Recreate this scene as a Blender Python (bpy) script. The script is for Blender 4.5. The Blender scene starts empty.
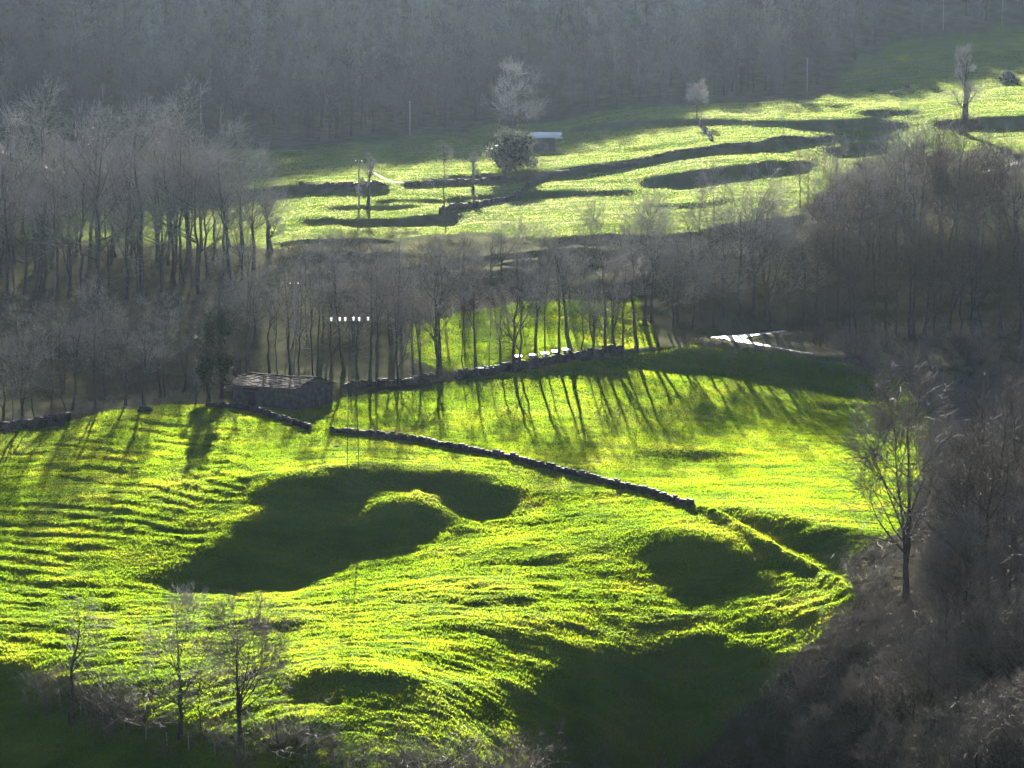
import bpy, math, random
import numpy as np
from mathutils import Vector, Matrix

rad = math.radians
S = bpy.context.scene
# ------------------------------------------------------------------ camera
FOC = 512 / math.tan(rad(12.5))
PITCH = math.atan((384 - 150) / FOC)
cam_d = bpy.data.cameras.new('camera')
cam = bpy.data.objects.new('camera', cam_d)
S.collection.objects.link(cam)
cam.location = (0, 0, 0)
cam.rotation_euler = (math.pi / 2 - PITCH, 0, 0)
cam_d.sensor_width = 36
cam_d.lens = 18 / math.tan(rad(12.5))
cam_d.clip_start = 0.5
cam_d.clip_end = 5000
S.camera = cam
S.render.resolution_x, S.render.resolution_y = 1024, 768
# ------------------------------------------------------------------ light
SUN_EL, SUN_AZ = 24.0, -3.0          # azimuth measured from +Y towards +X
w = bpy.data.worlds.new('World'); S.world = w; w.use_nodes = True
nt = w.node_tree
sky = nt.nodes.new('ShaderNodeTexSky'); sky.sky_type = 'NISHITA'; sky.sun_disc = False
sky.air_density = 0.25; sky.dust_density = 0.25; sky.ozone_density = 1.0
sky.sun_elevation = rad(SUN_EL); sky.sun_rotation = rad(SUN_AZ)
bg = nt.nodes['Background']; bg.inputs['Strength'].default_value = 0.05
nt.links.new(sky.outputs[0], bg.inputs[0])
sd = bpy.data.lights.new('sun', 'SUN'); sd.energy = 5.0; sd.angle = rad(0.5); sd.color = (1.0, 0.93, 0.82)
so = bpy.data.objects.new('sun', sd); S.collection.objects.link(so)
sv = Vector((math.sin(rad(SUN_AZ)) * math.cos(rad(SUN_EL)), math.cos(rad(SUN_AZ)) * math.cos(rad(SUN_EL)), math.sin(rad(SUN_EL))))
so.rotation_euler = (-sv).to_track_quat('-Z', 'Y').to_euler()
so.location = (-30, 300, 200)
S.view_settings.view_transform = 'Standard'; S.view_settings.look = 'None'
S.view_settings.gamma = 1; S.view_settings.exposure = 3.68; S.view_settings.use_curve_mapping = False
S.render.engine = 'CYCLES'
S.cycles.use_denoising = True; S.cycles.use_adaptive_sampling = False
S.cycles.max_bounces = 6; S.cycles.diffuse_bounces = 3; S.cycles.transmission_bounces = 4
S.cycles.volume_bounces = 0
HAZE_DENSITY = 0.0000171

rng = np.random.default_rng(7)
R = random.Random(11)

# ------------------------------------------------------------------ noise
def _hash(ix, iy, seed):
    h = (ix.astype(np.int64) * 374761393 + iy.astype(np.int64) * 668265263 + seed * 1274126177) & 0xffffffff
    h = ((h ^ (h >> 13)) * 1274126177) & 0xffffffff
    h = h ^ (h >> 16)
    return (h & 0xffff) / 65535.0
def vnoise(x, y, seed=0):
    ix, iy = np.floor(x), np.floor(y)
    fx, fy = x - ix, y - iy
    fx = fx * fx * fx * (fx * (fx * 6 - 15) + 10); fy = fy * fy * fy * (fy * (fy * 6 - 15) + 10)
    a = _hash(ix, iy, seed); b = _hash(ix + 1, iy, seed); c = _hash(ix, iy + 1, seed); d = _hash(ix + 1, iy + 1, seed)
    return (a * (1 - fx) + b * fx) * (1 - fy) + (c * (1 - fx) + d * fx) * fy * 1.0 - 0.5
def fbm(x, y, seed=0, octs=4, gain=.5):
    s, a = 0, 1.0
    for i in range(octs):
        s = s + a * vnoise(x * 2 ** i + 17.3 * i, y * 2 ** i - 9.1 * i, seed + i); a *= gain
    return s
def sstep(a, b, x):
    t = np.clip((x - a) / (b - a), 0, 1); return t * t * (3 - 2 * t)

# ------------------------------------------------------------------ terrain profile: survey points (bearing column, depth, row -> height)
CP, SP = math.cos(PITCH), math.sin(PITCH)
def ray(u, v):
    a = (u - 512) / FOC; b = (384 - v) / FOC
    return a / (CP + b * SP), (-SP + b * CP) / (CP + b * SP)      # x and z per metre of depth
COLS = {
 -60: [(900,172),(768,196),(690,204),(668,206),(600,222),(500,248),(432,268),(420,276),(400,287),(300,345),(235,402),(150,490),(100,540)],
 20:  [(900,172),(768,195),(690,203),(668,206),(600,222),(500,248),(428,270),(412,277),(397,286),(300,345),(235,402),(150,490),(100,540)],
 110: [(900,170),(768,190),(712,195),(692,198),(640,211),(600,220),(510,244),(415,272),(402,280),(390,290),(300,340),(232,385),(150,480),(100,535)],
 200: [(900,165),(768,184.5),(730,187),(712,190),(650,205),(600,223.5),(515,238),(480,247),(411,273),(398,283),(385,292),(300,335),(230,372),(160,470),(100,540)],
 350: [(900,150),(768,179),(745,183),(700,193),(650,203),(600,216),(560,222.5),(475,235),(430,257),(411,274),(380,292),(330,307),(250,340),(200,385),(165,440),(150,480),(130,525),(100,560)],
 512: [(900,150),(768,189),(690,200),(650,208),(600,222),(560,231),(500,243.5),(480,247),(440,262),(372,291),(330,308),(250,340),(200,390),(165,440),(140,490),(128,530),(100,565)],
 650: [(900,180),(768,202),(700,210.5),(650,219),(600,232),(560,239),(510,250),(470,262),(400,284),(379,294),(355,300),(348,306),(300,322),(230,352),(190,400),(140,460),(110,515),(95,560)],
 740: [(900,184),(768,201),(700,209),(645,221),(600,234),(550,243),(515,249),(460,266),(400,285),(384,298),(346,307),(336,316),(290,330),(215,368),(170,410),(130,460),(104,515),(88,565)],
 820: [(900,184),(768,196),(700,212),(640,228),(590,240),(530,249),(450,270),(402,285),(387,302),(352,310),(343,318),(280,337),(200,377),(150,425),(120,472),(98,520),(82,570)],
 900: [(900,160),(768,188),(680,212),(600,234),(520,258),(420,284),(408,296),(368,306),(345,318),(250,355),(150,427),(110,490),(95,530),(60,590),(35,625)],
 1024:[(900,140),(768,166),(650,204),(550,240),(450,275),(400,292),(375,302),(330,320),(230,352),(160,405),(110,480),(60,582),(30,625)],
 1180:[(900,130),(768,150),(600,205),(450,265),(380,295),(330,318),(230,350),(160,400),(110,480),(60,580),(30,625)],
}
RIDGE = {-60:112, 20:112, 110:110, 200:108, 350:102, 512:90, 650:80, 740:74, 820:70, 900:68, 1024:68, 1180:68}
def pchip(x, y, xi):
    x = np.asarray(x, float); y = np.asarray(y, float)
    h = np.diff(x); d = np.diff(y) / h
    m = np.zeros_like(y)
    for i in range(1, len(x) - 1):
        if d[i - 1] * d[i] > 0:
            w1, w2 = 2 * h[i] + h[i - 1], h[i] + 2 * h[i - 1]
            m[i] = (w1 + w2) / (w1 / d[i - 1] + w2 / d[i])
    m[0], m[-1] = d[0], d[-1]
    k = np.clip(np.searchsorted(x, xi) - 1, 0, len(x) - 2)
    t = (xi - x[k]) / h[k]; t2, t3 = t * t, t * t * t
    return (2*t3-3*t2+1)*y[k] + (t3-2*t2+t)*h[k]*m[k] + (-2*t3+3*t2)*y[k+1] + (t3-t2)*h[k]*m[k+1]
DY, DT = 0.25, 0.001
YT = np.arange(-200, 1101, DY)
us = sorted(COLS); prof = []
for uu in us:
    pts = [(-200, 3), (-30, -1.8), (0, -3.6), (40, -22), (90, -46), (125, -54.5)]
    for v, Y in sorted(COLS[uu], key=lambda q: q[1]):
        pts.append((Y, ray(uu, v)[1] * Y))
    rz = RIDGE[uu]
    pts += [(705, rz), (740, rz + 6), (820, rz + 2), (950, rz - 20), (1100, rz - 60)]
    prof.append(pchip([p[0] for p in pts], [p[1] for p in pts], YT))
prof = np.array(prof)
tq = np.arange(-.7, .7001, DT)
tc = np.array([(u - 512) / FOC for u in us])
ZT = np.empty((len(tq), len(YT)))
tcl = np.clip(tq, tc[0], tc[-1])
for j in range(len(YT)):
    ZT[:, j] = pchip(tc, prof[:, j], tcl)
# smooth a little across bearing
def blur0(A, n):
    for _ in range(n): A[1:-1] = (A[:-2] + 2 * A[1:-1] + A[2:]) / 4
def blur1(A, n):
    for _ in range(n): A[:, 1:-1] = (A[:, :-2] + 2 * A[:, 1:-1] + A[:, 2:]) / 4
blur0(ZT, 12); blur1(ZT, 8)
def inpoly(u, v, poly):
    c = np.zeros(u.shape, bool); n = len(poly)
    for i in range(n):
        x1, y1 = poly[i]; x2, y2 = poly[(i + 1) % n]
        if y1 == y2: continue
        c ^= ((y1 > v) != (y2 > v)) & (u < (x2 - x1) * (v - y1) / (y2 - y1) + x1)
    return c
# steep faces: where the survey shows banks, brows and hollows, the ground drops at a steep grade; elsewhere it slopes gently
HILL_STEEP = [
 [(262,478),(300,470),(400,467),(480,472),(522,486),(505,506),(470,524),(455,517),(430,512),(390,512),(362,518),(340,524),(370,530),(440,531),(400,541),(350,552),(315,572),(270,588),(215,592),(165,588),(172,570),(190,545),(240,520),(262,505),(240,495)],
 [(282,675),(330,666),(380,671),(430,688),(450,715),(470,750),(480,800),(250,800),(275,745),(288,716),(352,708),(300,698)],
 [(240,622),(275,619),(315,624),(300,630),(265,633)],
 [(640,533),(700,530),(735,536),(760,560),(795,590),(800,600),(760,594),(730,596),(700,598),(680,590),(650,560)],
 [(690,510),(740,510),(800,517),(850,533),(862,556),(850,576),(820,564),(780,541),(740,523)],
 [(560,655),(600,640),(650,652),(700,640),(745,635),(760,650),(800,650),(820,640),(830,660),(780,700),(740,768),(700,800),(520,800),(560,730),(500,700),(540,680)],
 [(770,603),(850,608),(855,634),(800,624),(780,618)], [(745,615),(775,605),(790,622),(750,630)],
 [(600,354),(700,344),(740,347),(800,356),(900,371),(900,400),(840,396),(830,380),(760,378),(700,370),(640,367)],
 [(-100,654),(0,656),(60,674),(140,708),(240,738),(330,758),(400,772),(380,800),(-100,800)],
 [(630,455),(690,450),(760,456),(700,460)], [(430,600),(520,596),(580,600),(500,606)], [(480,560),(560,552),(590,560),(520,566)], [(770,402),(850,404),(885,410),(830,408)], [(560,610),(640,604),(620,614)],
]
MEADOW_STEEP = [
 [(530,131),(600,121),(680,117),(800,122),(800,125),(720,124),(640,126),(560,133)],
 [(545,171),(600,165),(650,158),(700,148),(760,142),(830,136),(900,133),(905,138),(830,141),(780,148),(720,152),(680,158),(640,167),(600,174),(548,179)],
 [(200,196),(300,183),(388,184),(386,192),(300,194),(200,206)], [(402,181),(440,178),(480,174),(548,170),(548,179),(480,183),(405,187)],
 [(648,178),(690,171),(740,165),(810,160),(812,169),(760,174),(710,182),(680,187),(640,185)],
 [(440,196),(500,195),(545,190),(600,190),(640,190),(630,194),(560,196),(450,201)], [(300,218),(340,219),(400,218),(440,214),(470,212),(450,223),(380,225),(300,223)],
 [(780,124),(830,119),(880,117),(905,122),(905,130),(850,131),(790,128)], [(850,110),(890,109),(920,113),(890,115),(850,113)], [(930,120),(980,117),(1090,115),(1090,128),(940,129)],
 [(820,148),(870,143),(930,143),(930,149),(840,155)], [(555,238),(600,233),(660,236),(720,226),(800,214),(800,230),(720,240),(560,246)], [(370,200),(440,198),(480,199),(440,202),(380,203)],
 [(640,208),(700,203),(745,197),(700,206)], [(-90,240),(62,237),(62,245),(-90,248)], [(560,151),(640,148),(720,138),(640,150)], [(800,106),(850,104),(850,107)], [(330,206),(420,206),(420,209),(330,210)],
]
def steep_map(polys, v0, v1, jit, lat):
    u = np.arange(-140, 1165, 2.); v = np.arange(v0, v1, 1.)
    U, V = np.meshgrid(u, v); n1 = jit * 2.2 * fbm(U / 26, V / 13, 301, 3); n2 = jit * fbm(U / 22, V / 9, 311, 3)
    D = np.zeros(U.shape)
    for p in polys: D = np.maximum(D, inpoly(U + n1, V + n2, p))
    if v0 > 300:      # turf ledges break up the steep lower bank
        n3 = fbm(U / 46, V / 8, 331, 4, .55) + .5 * fbm(U / 12, V / 5, 341, 2); D *= 1 - sstep(.08, .30, n3) * sstep(600, 630, V) * sstep(440, 520, U)
        D1 = D.copy(); blur0(D1, 4); blur1(D1, 40); D = sstep(.34, .66, D1 + .62 * fbm(U / 44, V / 6.5, 351, 4, .6) * sstep(.03, .2, D1))
    if v0 > 300: D = np.maximum(D, np.clip(.42 + .9 * fbm(U / 60, V / 9, 361, 4, .6), 0, .8) * sstep(575, 650, V) * sstep(360, 470, U))
    blur0(D, 2); blur1(D, lat)
    return u, v, D
def base_z(x, Y):
    W = np.maximum(Y, 150.0)
    t = np.clip((x / W - tq[0]) / DT, 0, len(tq) - 1.001); q = np.clip((Y - YT[0]) / DY, 0, len(YT) - 1.001)
    i = t.astype(int); j = q.astype(int); ft = t - i; fq = q - j
    return (ZT[i, j]*(1-ft) + ZT[i+1, j]*ft)*(1-fq) + (ZT[i, j+1]*(1-ft) + ZT[i+1, j+1]*ft)*fq
def carve(polys, vtop, vbot, s_dark, s_lit, v0, v1, jit, lat, wd, wu):
    """find the smoothest slope that keeps its upper and lower edge and is steep where the survey says so"""
    mu, mv, D = steep_map(polys, v0 - 4, v1 + 4, jit, lat)
    us_ = np.arange(-120, 1145, 4.); vs = np.arange(v0, v1, 1.5)
    U, Vv = np.meshgrid(us_, vs)
    b = (384 - vs) / FOC; den = CP + b * SP; kz = (-SP + b * CP) / den
    D = D[np.clip((Vv - mv[0]).astype(int), 0, len(mv) - 1), np.clip(((U - mu[0]) / 2).astype(int), 0, len(mu) - 1)]
    H0 = np.empty(U.shape)
    yy = np.arange(150, 760, .25)
    for j, uu in enumerate(us_):
        tcol = (uu - 512) / FOC / den.mean()
        zc = base_z(np.full(len(yy), 1.) * tcol * yy, yy)
        kk = np.maximum.accumulate(zc / yy) + np.arange(len(yy)) * 1e-9
        H0[:, j] = np.log(np.interp(kz, kk, yy))
    va = np.interp(us_, *zip(*vtop)); vb = np.interp(us_, *zip(*vbot))
    free = (Vv > va[None]) & (Vv < vb[None]); free[0] = False; free[-1] = False
    sl = s_lit + (s_dark - s_lit) * D
    dk = np.gradient(kz)[:, None]
    g = (-np.abs(dk) / np.maximum(sl - kz[:, None], .02)); g = (g[1:] + g[:-1]) / 2
    wv = 1 + wd * (D[1:] + D[:-1]) / 2
    wv = wv * ((free[1:] | free[:-1]))
    def grad(h, gg):
        r = np.zeros_like(h); e = wv * (h[1:] - h[:-1] - gg); r[1:] += e; r[:-1] -= e
        e = wu * (h[:, 1:] - h[:, :-1]); r[:, 1:] += e; r[:, :-1] -= e
        return r * free
    h = H0.copy(); r = -grad(h, g); p = r.copy(); rs = (r * r).sum()
    for it in range(900):
        Ap = grad(p, 0); al = rs / max((p * Ap).sum(), 1e-30); h += al * p; r -= al * Ap; rn = (r * r).sum()
        if rn < 1e-14: break
        p = r + rn / rs * p; rs = rn
    h[free] = np.minimum.accumulate(h, 0)[free]
    cols = np.where((tq > -.262) & (tq < .262))[0]; out = np.empty((len(cols), len(YT)))
    for q, ci in enumerate(cols):
        u = 512 + tq[ci] * den * FOC; fu = np.clip((u - us_[0]) / 4, 0, len(us_) - 1.001); iu = fu.astype(int); f = fu - iu; n = np.arange(len(vs))
        hc = h[n, iu] * (1 - f) + h[n, iu + 1] * f; fr = free[n, iu]
        Ys = np.exp(hc); zz = np.interp(YT, Ys[::-1], (kz * Ys)[::-1])
        Yf = Ys[fr]; inside = (YT > Yf.min()) & (YT < Yf.max())
        out[q] = np.where(inside, zz, ZT[ci])
    blur0(out, 2); blur1(out, 2)
    e = np.minimum(np.arange(len(cols)), np.arange(len(cols))[::-1]); wgt = sstep(0, 12, e)[:, None]
    ZT[cols] = out * wgt + ZT[cols] * (1 - wgt)
carve(HILL_STEEP, [(-140,437),(40,430),(110,417),(200,413),(340,413),(440,392),(500,383),(600,354),(640,349),(700,344),(740,347),(820,356),(900,371),(1024,378),(1160,380)], [(-140,796),(1160,796)], .64, .12, 344, 797, 5, 7, 26, 2.2)
carve(MEADOW_STEEP, [(-140,165),(200,165),(300,160),(430,150),(560,130),(640,118),(700,108),(800,100),(900,104),(1160,106)], [(-140,250),(560,250),(660,247),(800,240),(900,205),(1024,185),(1160,180)], 1.0, .1, 98, 251, 2.0, 5, 25, .2)
YR = np.arange(150, 760, 0.15)
def hit_with(fn, u, v):
    dx, dz = ray(u, v)
    x = dx * YR; z = dz * YR
    below = z < fn(x, YR)
    k = int(np.argmax(below)) if below.any() else len(YR) - 1
    return np.array([x[k], YR[k], z[k]])
def base_hit(u, v): return hit_with(base_z, u, v)

# ------------------------------------------------------------------ banks, brows and mounds
STEPS = []       # crest polylines with height, near run, far run
def step(pts, H, near=None, far=None, wob=0.6, taper=.3):
    p = np.array([base_hit(u, v)[:2] for u, v in pts])
    o = np.argsort(p[:, 0]); p = p[o]
    near = near or H * 1.25
    far = far or max(6, 5 * H)
    STEPS.append((p[:, 0], p[:, 1], H, near, far, wob, taper, len(STEPS)))
# middle slope: faint old terraces under the trees
for pts_, h_ in (([(265,262),(350,258),(440,256)], .8), ([(420,263),(520,258),(650,254)], .8), ([(360,272),(430,268),(480,266)], .6), ([(400,286),(480,279),(570,272)], .8),
                 ([(300,300),(360,296),(420,290)], .7), ([(560,292),(620,286),(700,280)], .7), ([(470,270),(560,264),(640,262)], .5), ([(280,280),(340,276),(400,275)], .6), ([(250,246),(330,243),(420,244)], .7)):
    step(pts_, h_, near=h_ * 1.3, far=7, wob=1.6, taper=.35)
step([(325,524),(365,518),(400,516),(440,518),(490,528)], 1.9, near=4.5, far=4.6, wob=1.2, taper=.5)
def steps_z(x, Y):
    out = np.zeros_like(x)
    for px, py, H, near, far, wob, taper, k in STEPS:
        m = (x > px[0]) & (x < px[-1])
        if not m.any(): continue
        xm = x[m]; L = px[-1] - px[0]
        yc = np.interp(xm, px, py) + wob * vnoise(xm / 3.1, 0 * xm, 50 + k) * 1.2 + wob * .6 * vnoise(xm / 1.1, 0 * xm, 90 + k)
        e = np.minimum(xm - px[0], px[-1] - xm) / (taper * L)
        h = H * sstep(0, 1, e) * (1 + .3 * vnoise(xm / 5., 0 * xm, 20 + k))
        s = Y[m] - yc
        g = np.where(s > 0, 1 - sstep(0, far, s), 1 - sstep(0, 1, -s / near) )
        out[m] += h * g
    return out
# grassy ridge that runs on from the end of the wall
RIDGELINE = np.array([base_hit(u, v)[:2] for u, v in [(690,507),(725,522),(760,544),(790,560),(815,574),(835,586),(852,600)]])
def seg_dist(x, Y, poly):
    best = np.full(x.shape, 1e9); par = np.zeros(x.shape)
    for i in range(len(poly) - 1):
        a, b = poly[i], poly[i + 1]; d = b - a; L2 = d @ d
        t = np.clip(((x - a[0]) * d[0] + (Y - a[1]) * d[1]) / L2, 0, 1)
        q = np.hypot(x - a[0] - t * d[0], Y - a[1] - t * d[1])
        m = q < best; best = np.where(m, q, best); par = np.where(m, i + t, par)
    return best, par
# lane: landing with a hairpin
ROAD_A = [(714,337.8),(718,337.6),(724,337.4),(740,336.5),(765,333),(786,330.3)]
ROAD_B = [(728,337.6),(745,342),(775,347.5),(800,352.3),(815,354.3)]
RA = np.array([base_hit(*p) for p in ROAD_A]); RB = np.array([base_hit(*p) for p in ROAD_B])
def road_blend(x, Y, z):
    for P, wd in ((RA, 2.2), (RB, 1.9)):
        d, par = seg_dist(x, Y, P[:, :2])
        zi = np.interp(par, np.arange(len(P)), P[:, 2])
        k = 1 - sstep(wd, wd + 3.0, d)
        z = z * (1 - k) + zi * k
    return z
def coarse_z(x, Y):
    x = np.asarray(x, float); Y = np.asarray(Y, float)
    z = base_z(x, Y) + steps_z(x, Y)
    d, par = seg_dist(x, Y, RIDGELINE)
    z = z + .7 * (1 + .3 * vnoise(x / 3.1, Y / 3.1, 77) + .35 * vnoise(x / .6, Y / .6, 78)) * np.exp(-(d / (.75 + .3 * vnoise(x / 3, Y / 3, 79))) ** 2) * sstep(-.2, .8, par) * (1 - .5 * sstep(5, 6, par))
    return road_blend(x, Y, z)
def rows(x, Y, z):          # picture coordinates of a ground point, used as survey coordinates for the land-use map
    f = CP * Y - SP * z; up = SP * Y + CP * z
    return 512 + FOC * x / f, 384 - FOC * up / f
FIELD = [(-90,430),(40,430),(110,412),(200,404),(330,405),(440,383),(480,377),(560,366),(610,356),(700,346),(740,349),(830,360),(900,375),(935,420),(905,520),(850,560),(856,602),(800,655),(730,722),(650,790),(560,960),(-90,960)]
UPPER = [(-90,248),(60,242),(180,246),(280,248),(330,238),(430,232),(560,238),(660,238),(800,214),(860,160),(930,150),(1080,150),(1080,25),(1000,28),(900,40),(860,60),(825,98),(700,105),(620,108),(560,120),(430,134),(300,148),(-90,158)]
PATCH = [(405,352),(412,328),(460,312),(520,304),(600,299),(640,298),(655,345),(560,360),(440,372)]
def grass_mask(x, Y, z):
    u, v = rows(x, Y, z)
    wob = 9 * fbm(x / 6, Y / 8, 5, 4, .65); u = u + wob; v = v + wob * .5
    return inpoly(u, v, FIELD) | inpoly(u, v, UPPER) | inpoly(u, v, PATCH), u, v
TERR = [(-80,430),(60,440),(180,405),(240,420),(250,470),(190,560),(200,640),(60,650),(-80,660)]
def fine_z(x, Y, z, u, v):
    hill = sstep(150, 175, Y) * (1 - sstep(292, 305, Y)) * sstep(-500, -300, u - 0)
    z0 = z
    # uneven pasture: hummocks drawn out along the contour
    flat = sstep(440, 470, v) * .5 + .5
    flat = flat * (1 - .45 * inpoly(u, v, [(330,420),(620,375),(900,400),(900,520),(690,500),(520,455)]))
    n = .16 * fbm(x / 8.5, Y / 3.4, 31, 2) + .15 * fbm(x / 3.2 + .3 * fbm(x, Y, 9, 2), Y / 1.0, 33, 3, .6)
    low = sstep(545, 600, v) * (1 + 0 * u)
    n = n * (1 + .55 * low) + low * .10 * fbm(x / 1.5, Y / .7, 37, 2)
    z = z + hill * flat * n * 1.03
    far = sstep(300, 330, Y)
    z = z + far * (.30 * fbm(x / 22, Y / 9, 41, 3) + .16 * fbm(x / 6, Y / 3, 47, 2))
    # sheep tracks: small treads and risers on the steep left flank
    tm = inpoly(u, v, TERR).astype(float)
    tm = tm * sstep(-.12, .22, fbm(x / 9, Y / 9, 61, 2) + .12)
    ph = z0 / .58 + 1.2 * fbm(x / 14, Y / 14, 63, 2) + .30 * vnoise(x / 2.2, Y / 2.2, 66) + .06 * x
    fr = ph - np.floor(ph)
    saw = np.where(fr < .25, sstep(0, .25, fr) , 1 - (fr - .25) / .75) 
    z = z + tm * hill * .22 * (saw - .5)
    return z
def ground(x, Y):
    x = np.atleast_1d(np.asarray(x, float)); Y = np.atleast_1d(np.asarray(Y, float))
    z = coarse_z(x, Y); u, v = rows(x, Y, z)
    return fine_z(x, Y, z, u, v)
def gz(x, Y): return float(ground([x], [Y])[0])
def hit(u, v):
    p = hit_with(coarse_z, u, v); p[2] = gz(p[0], p[1]); return p

# ------------------------------------------------------------------ materials
def mat(name, col, rough=.9, spec=.2, var=None, scale=1.0, trans=0, metal=0, sheen=0, bump=0):
    m = bpy.data.materials.new(name); m.use_nodes = True
    n = m.node_tree.nodes; l = m.node_tree.links; b = n['Principled BSDF']
    b.inputs['Roughness'].default_value = rough; b.inputs['Specular IOR Level'].default_value = spec; b.inputs['Metallic'].default_value = metal
    b.inputs['Base Color'].default_value = (*col, 1)
    src = None
    if var:
        tx = n.new('ShaderNodeTexCoord'); no = n.new('ShaderNodeTexNoise'); no.inputs['Scale'].default_value = scale
        no.inputs['Detail'].default_value = 4
        l.new(tx.outputs['Object'], no.inputs['Vector'])
        r = n.new('ShaderNodeValToRGB'); r.color_ramp.elements[0].position = .35; r.color_ramp.elements[1].position = .65
        r.color_ramp.elements[0].color = (*col, 1); r.color_ramp.elements[1].color = (*var, 1)
        l.new(no.outputs['Fac'], r.inputs['Fac']); l.new(r.outputs['Color'], b.inputs['Base Color']); src = r.outputs['Color']
        if bump:
            bp = n.new('ShaderNodeBump'); bp.inputs['Strength'].default_value = bump; bp.inputs['Distance'].default_value = .1
            l.new(no.outputs['Fac'], bp.inputs['Height']); l.new(bp.outputs['Normal'], b.inputs['Normal'])
    if trans:
        t = n.new('ShaderNodeBsdfTranslucent'); mx = n.new('ShaderNodeMixShader'); mx.inputs[0].default_value = trans
        t.inputs['Color'].default_value = (*col, 1)
        if src: l.new(src, t.inputs['Color'])
        l.new(b.outputs[0], mx.inputs[1]); l.new(t.outputs[0], mx.inputs[2]); l.new(mx.outputs[0], n['Material Output'].inputs[0])
    return m
M = {}
M['scrub'] = mat('scrub_twig', (.042,.035,.026), rough=.85, spec=.08, var=(.08,.066,.05), scale=.3)
M['bracken'] = mat('bracken', (.080,.073,.061), rough=.85, spec=.08, var=(.140,.127,.107), scale=.3)
M['bark'] = mat('bark', (.026,.024,.020), var=(.05,.046,.04), scale=3)
M['twig'] = mat('twig', (.118,.111,.096), rough=.8, spec=.12, var=(.185,.175,.152), scale=.4)
M['twig_pink'] = mat('twig_reddish', (.10,.086,.074), rough=.8, spec=.15, var=(.15,.13,.112), scale=.4)
M['sunlit_twig'] = mat('sunlit_twig', (.16,.15,.13), rough=.8, spec=.2, var=(.22,.21,.185), scale=.4)  # lighter copy of twig: sunlight on the crowns put into the colour
M['ivy'] = mat('ivy', (.010,.019,.009), rough=.8, spec=.05, var=(.016,.030,.012), scale=2, trans=.1)
M['ever'] = mat('evergreen', (.045,.05,.036), rough=.8, spec=.1, var=(.075,.08,.06), scale=1, trans=.2)
M['far_wood'] = mat('far_wood', (.016,.016,.017), var=(.06,.056,.053), scale=.045)
M['stone'] = mat('stone', (.028,.027,.023), var=(.06,.057,.05), scale=1.5, bump=.5)
M['moss_stone'] = mat('moss_stone', (.018,.018,.014), var=(.045,.042,.036), scale=1.2, bump=.5)
M['slab'] = mat('roof_slab', (.014,.0135,.012), rough=.95, spec=.02, var=(.033,.031,.027), scale=2, bump=.4)
M['wood'] = mat('old_wood', (.06,.045,.035), var=(.1,.08,.06), scale=3)
M['dark_wood'] = mat('dark_wood', (.010,.009,.008), var=(.018,.016,.014), scale=3)
M['post'] = mat('weathered_post', (.12,.11,.095), var=(.19,.18,.16), scale=4)
M['steel'] = mat('galvanised', (.04,.048,.045), rough=.95, spec=.03, var=(.03,.038,.035), scale=3)
M['white'] = mat('white_paint', (.8,.8,.78), rough=.35, spec=.5)
M['glaze'] = mat('white_glass', (.85,.85,.85), rough=.25, spec=.6, trans=.5)
M['box'] = mat('box_wood', (.03,.027,.023), var=(.05,.045,.04), scale=3)
M['road'] = mat('pale_concrete', (.22,.21,.195), rough=.5, spec=.6, var=(.42,.40,.37), scale=.9, bump=.6)
M['gravel'] = mat('gravel', (.09,.085,.075), rough=.9, spec=.1, var=(.2,.19,.17), scale=1.6, bump=.6)
M['hide'] = mat('dark_hide', (.03,.022,.018), rough=.7)
M['sheet'] = mat('metal_sheet', (.75,.75,.75), rough=.45)
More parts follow.
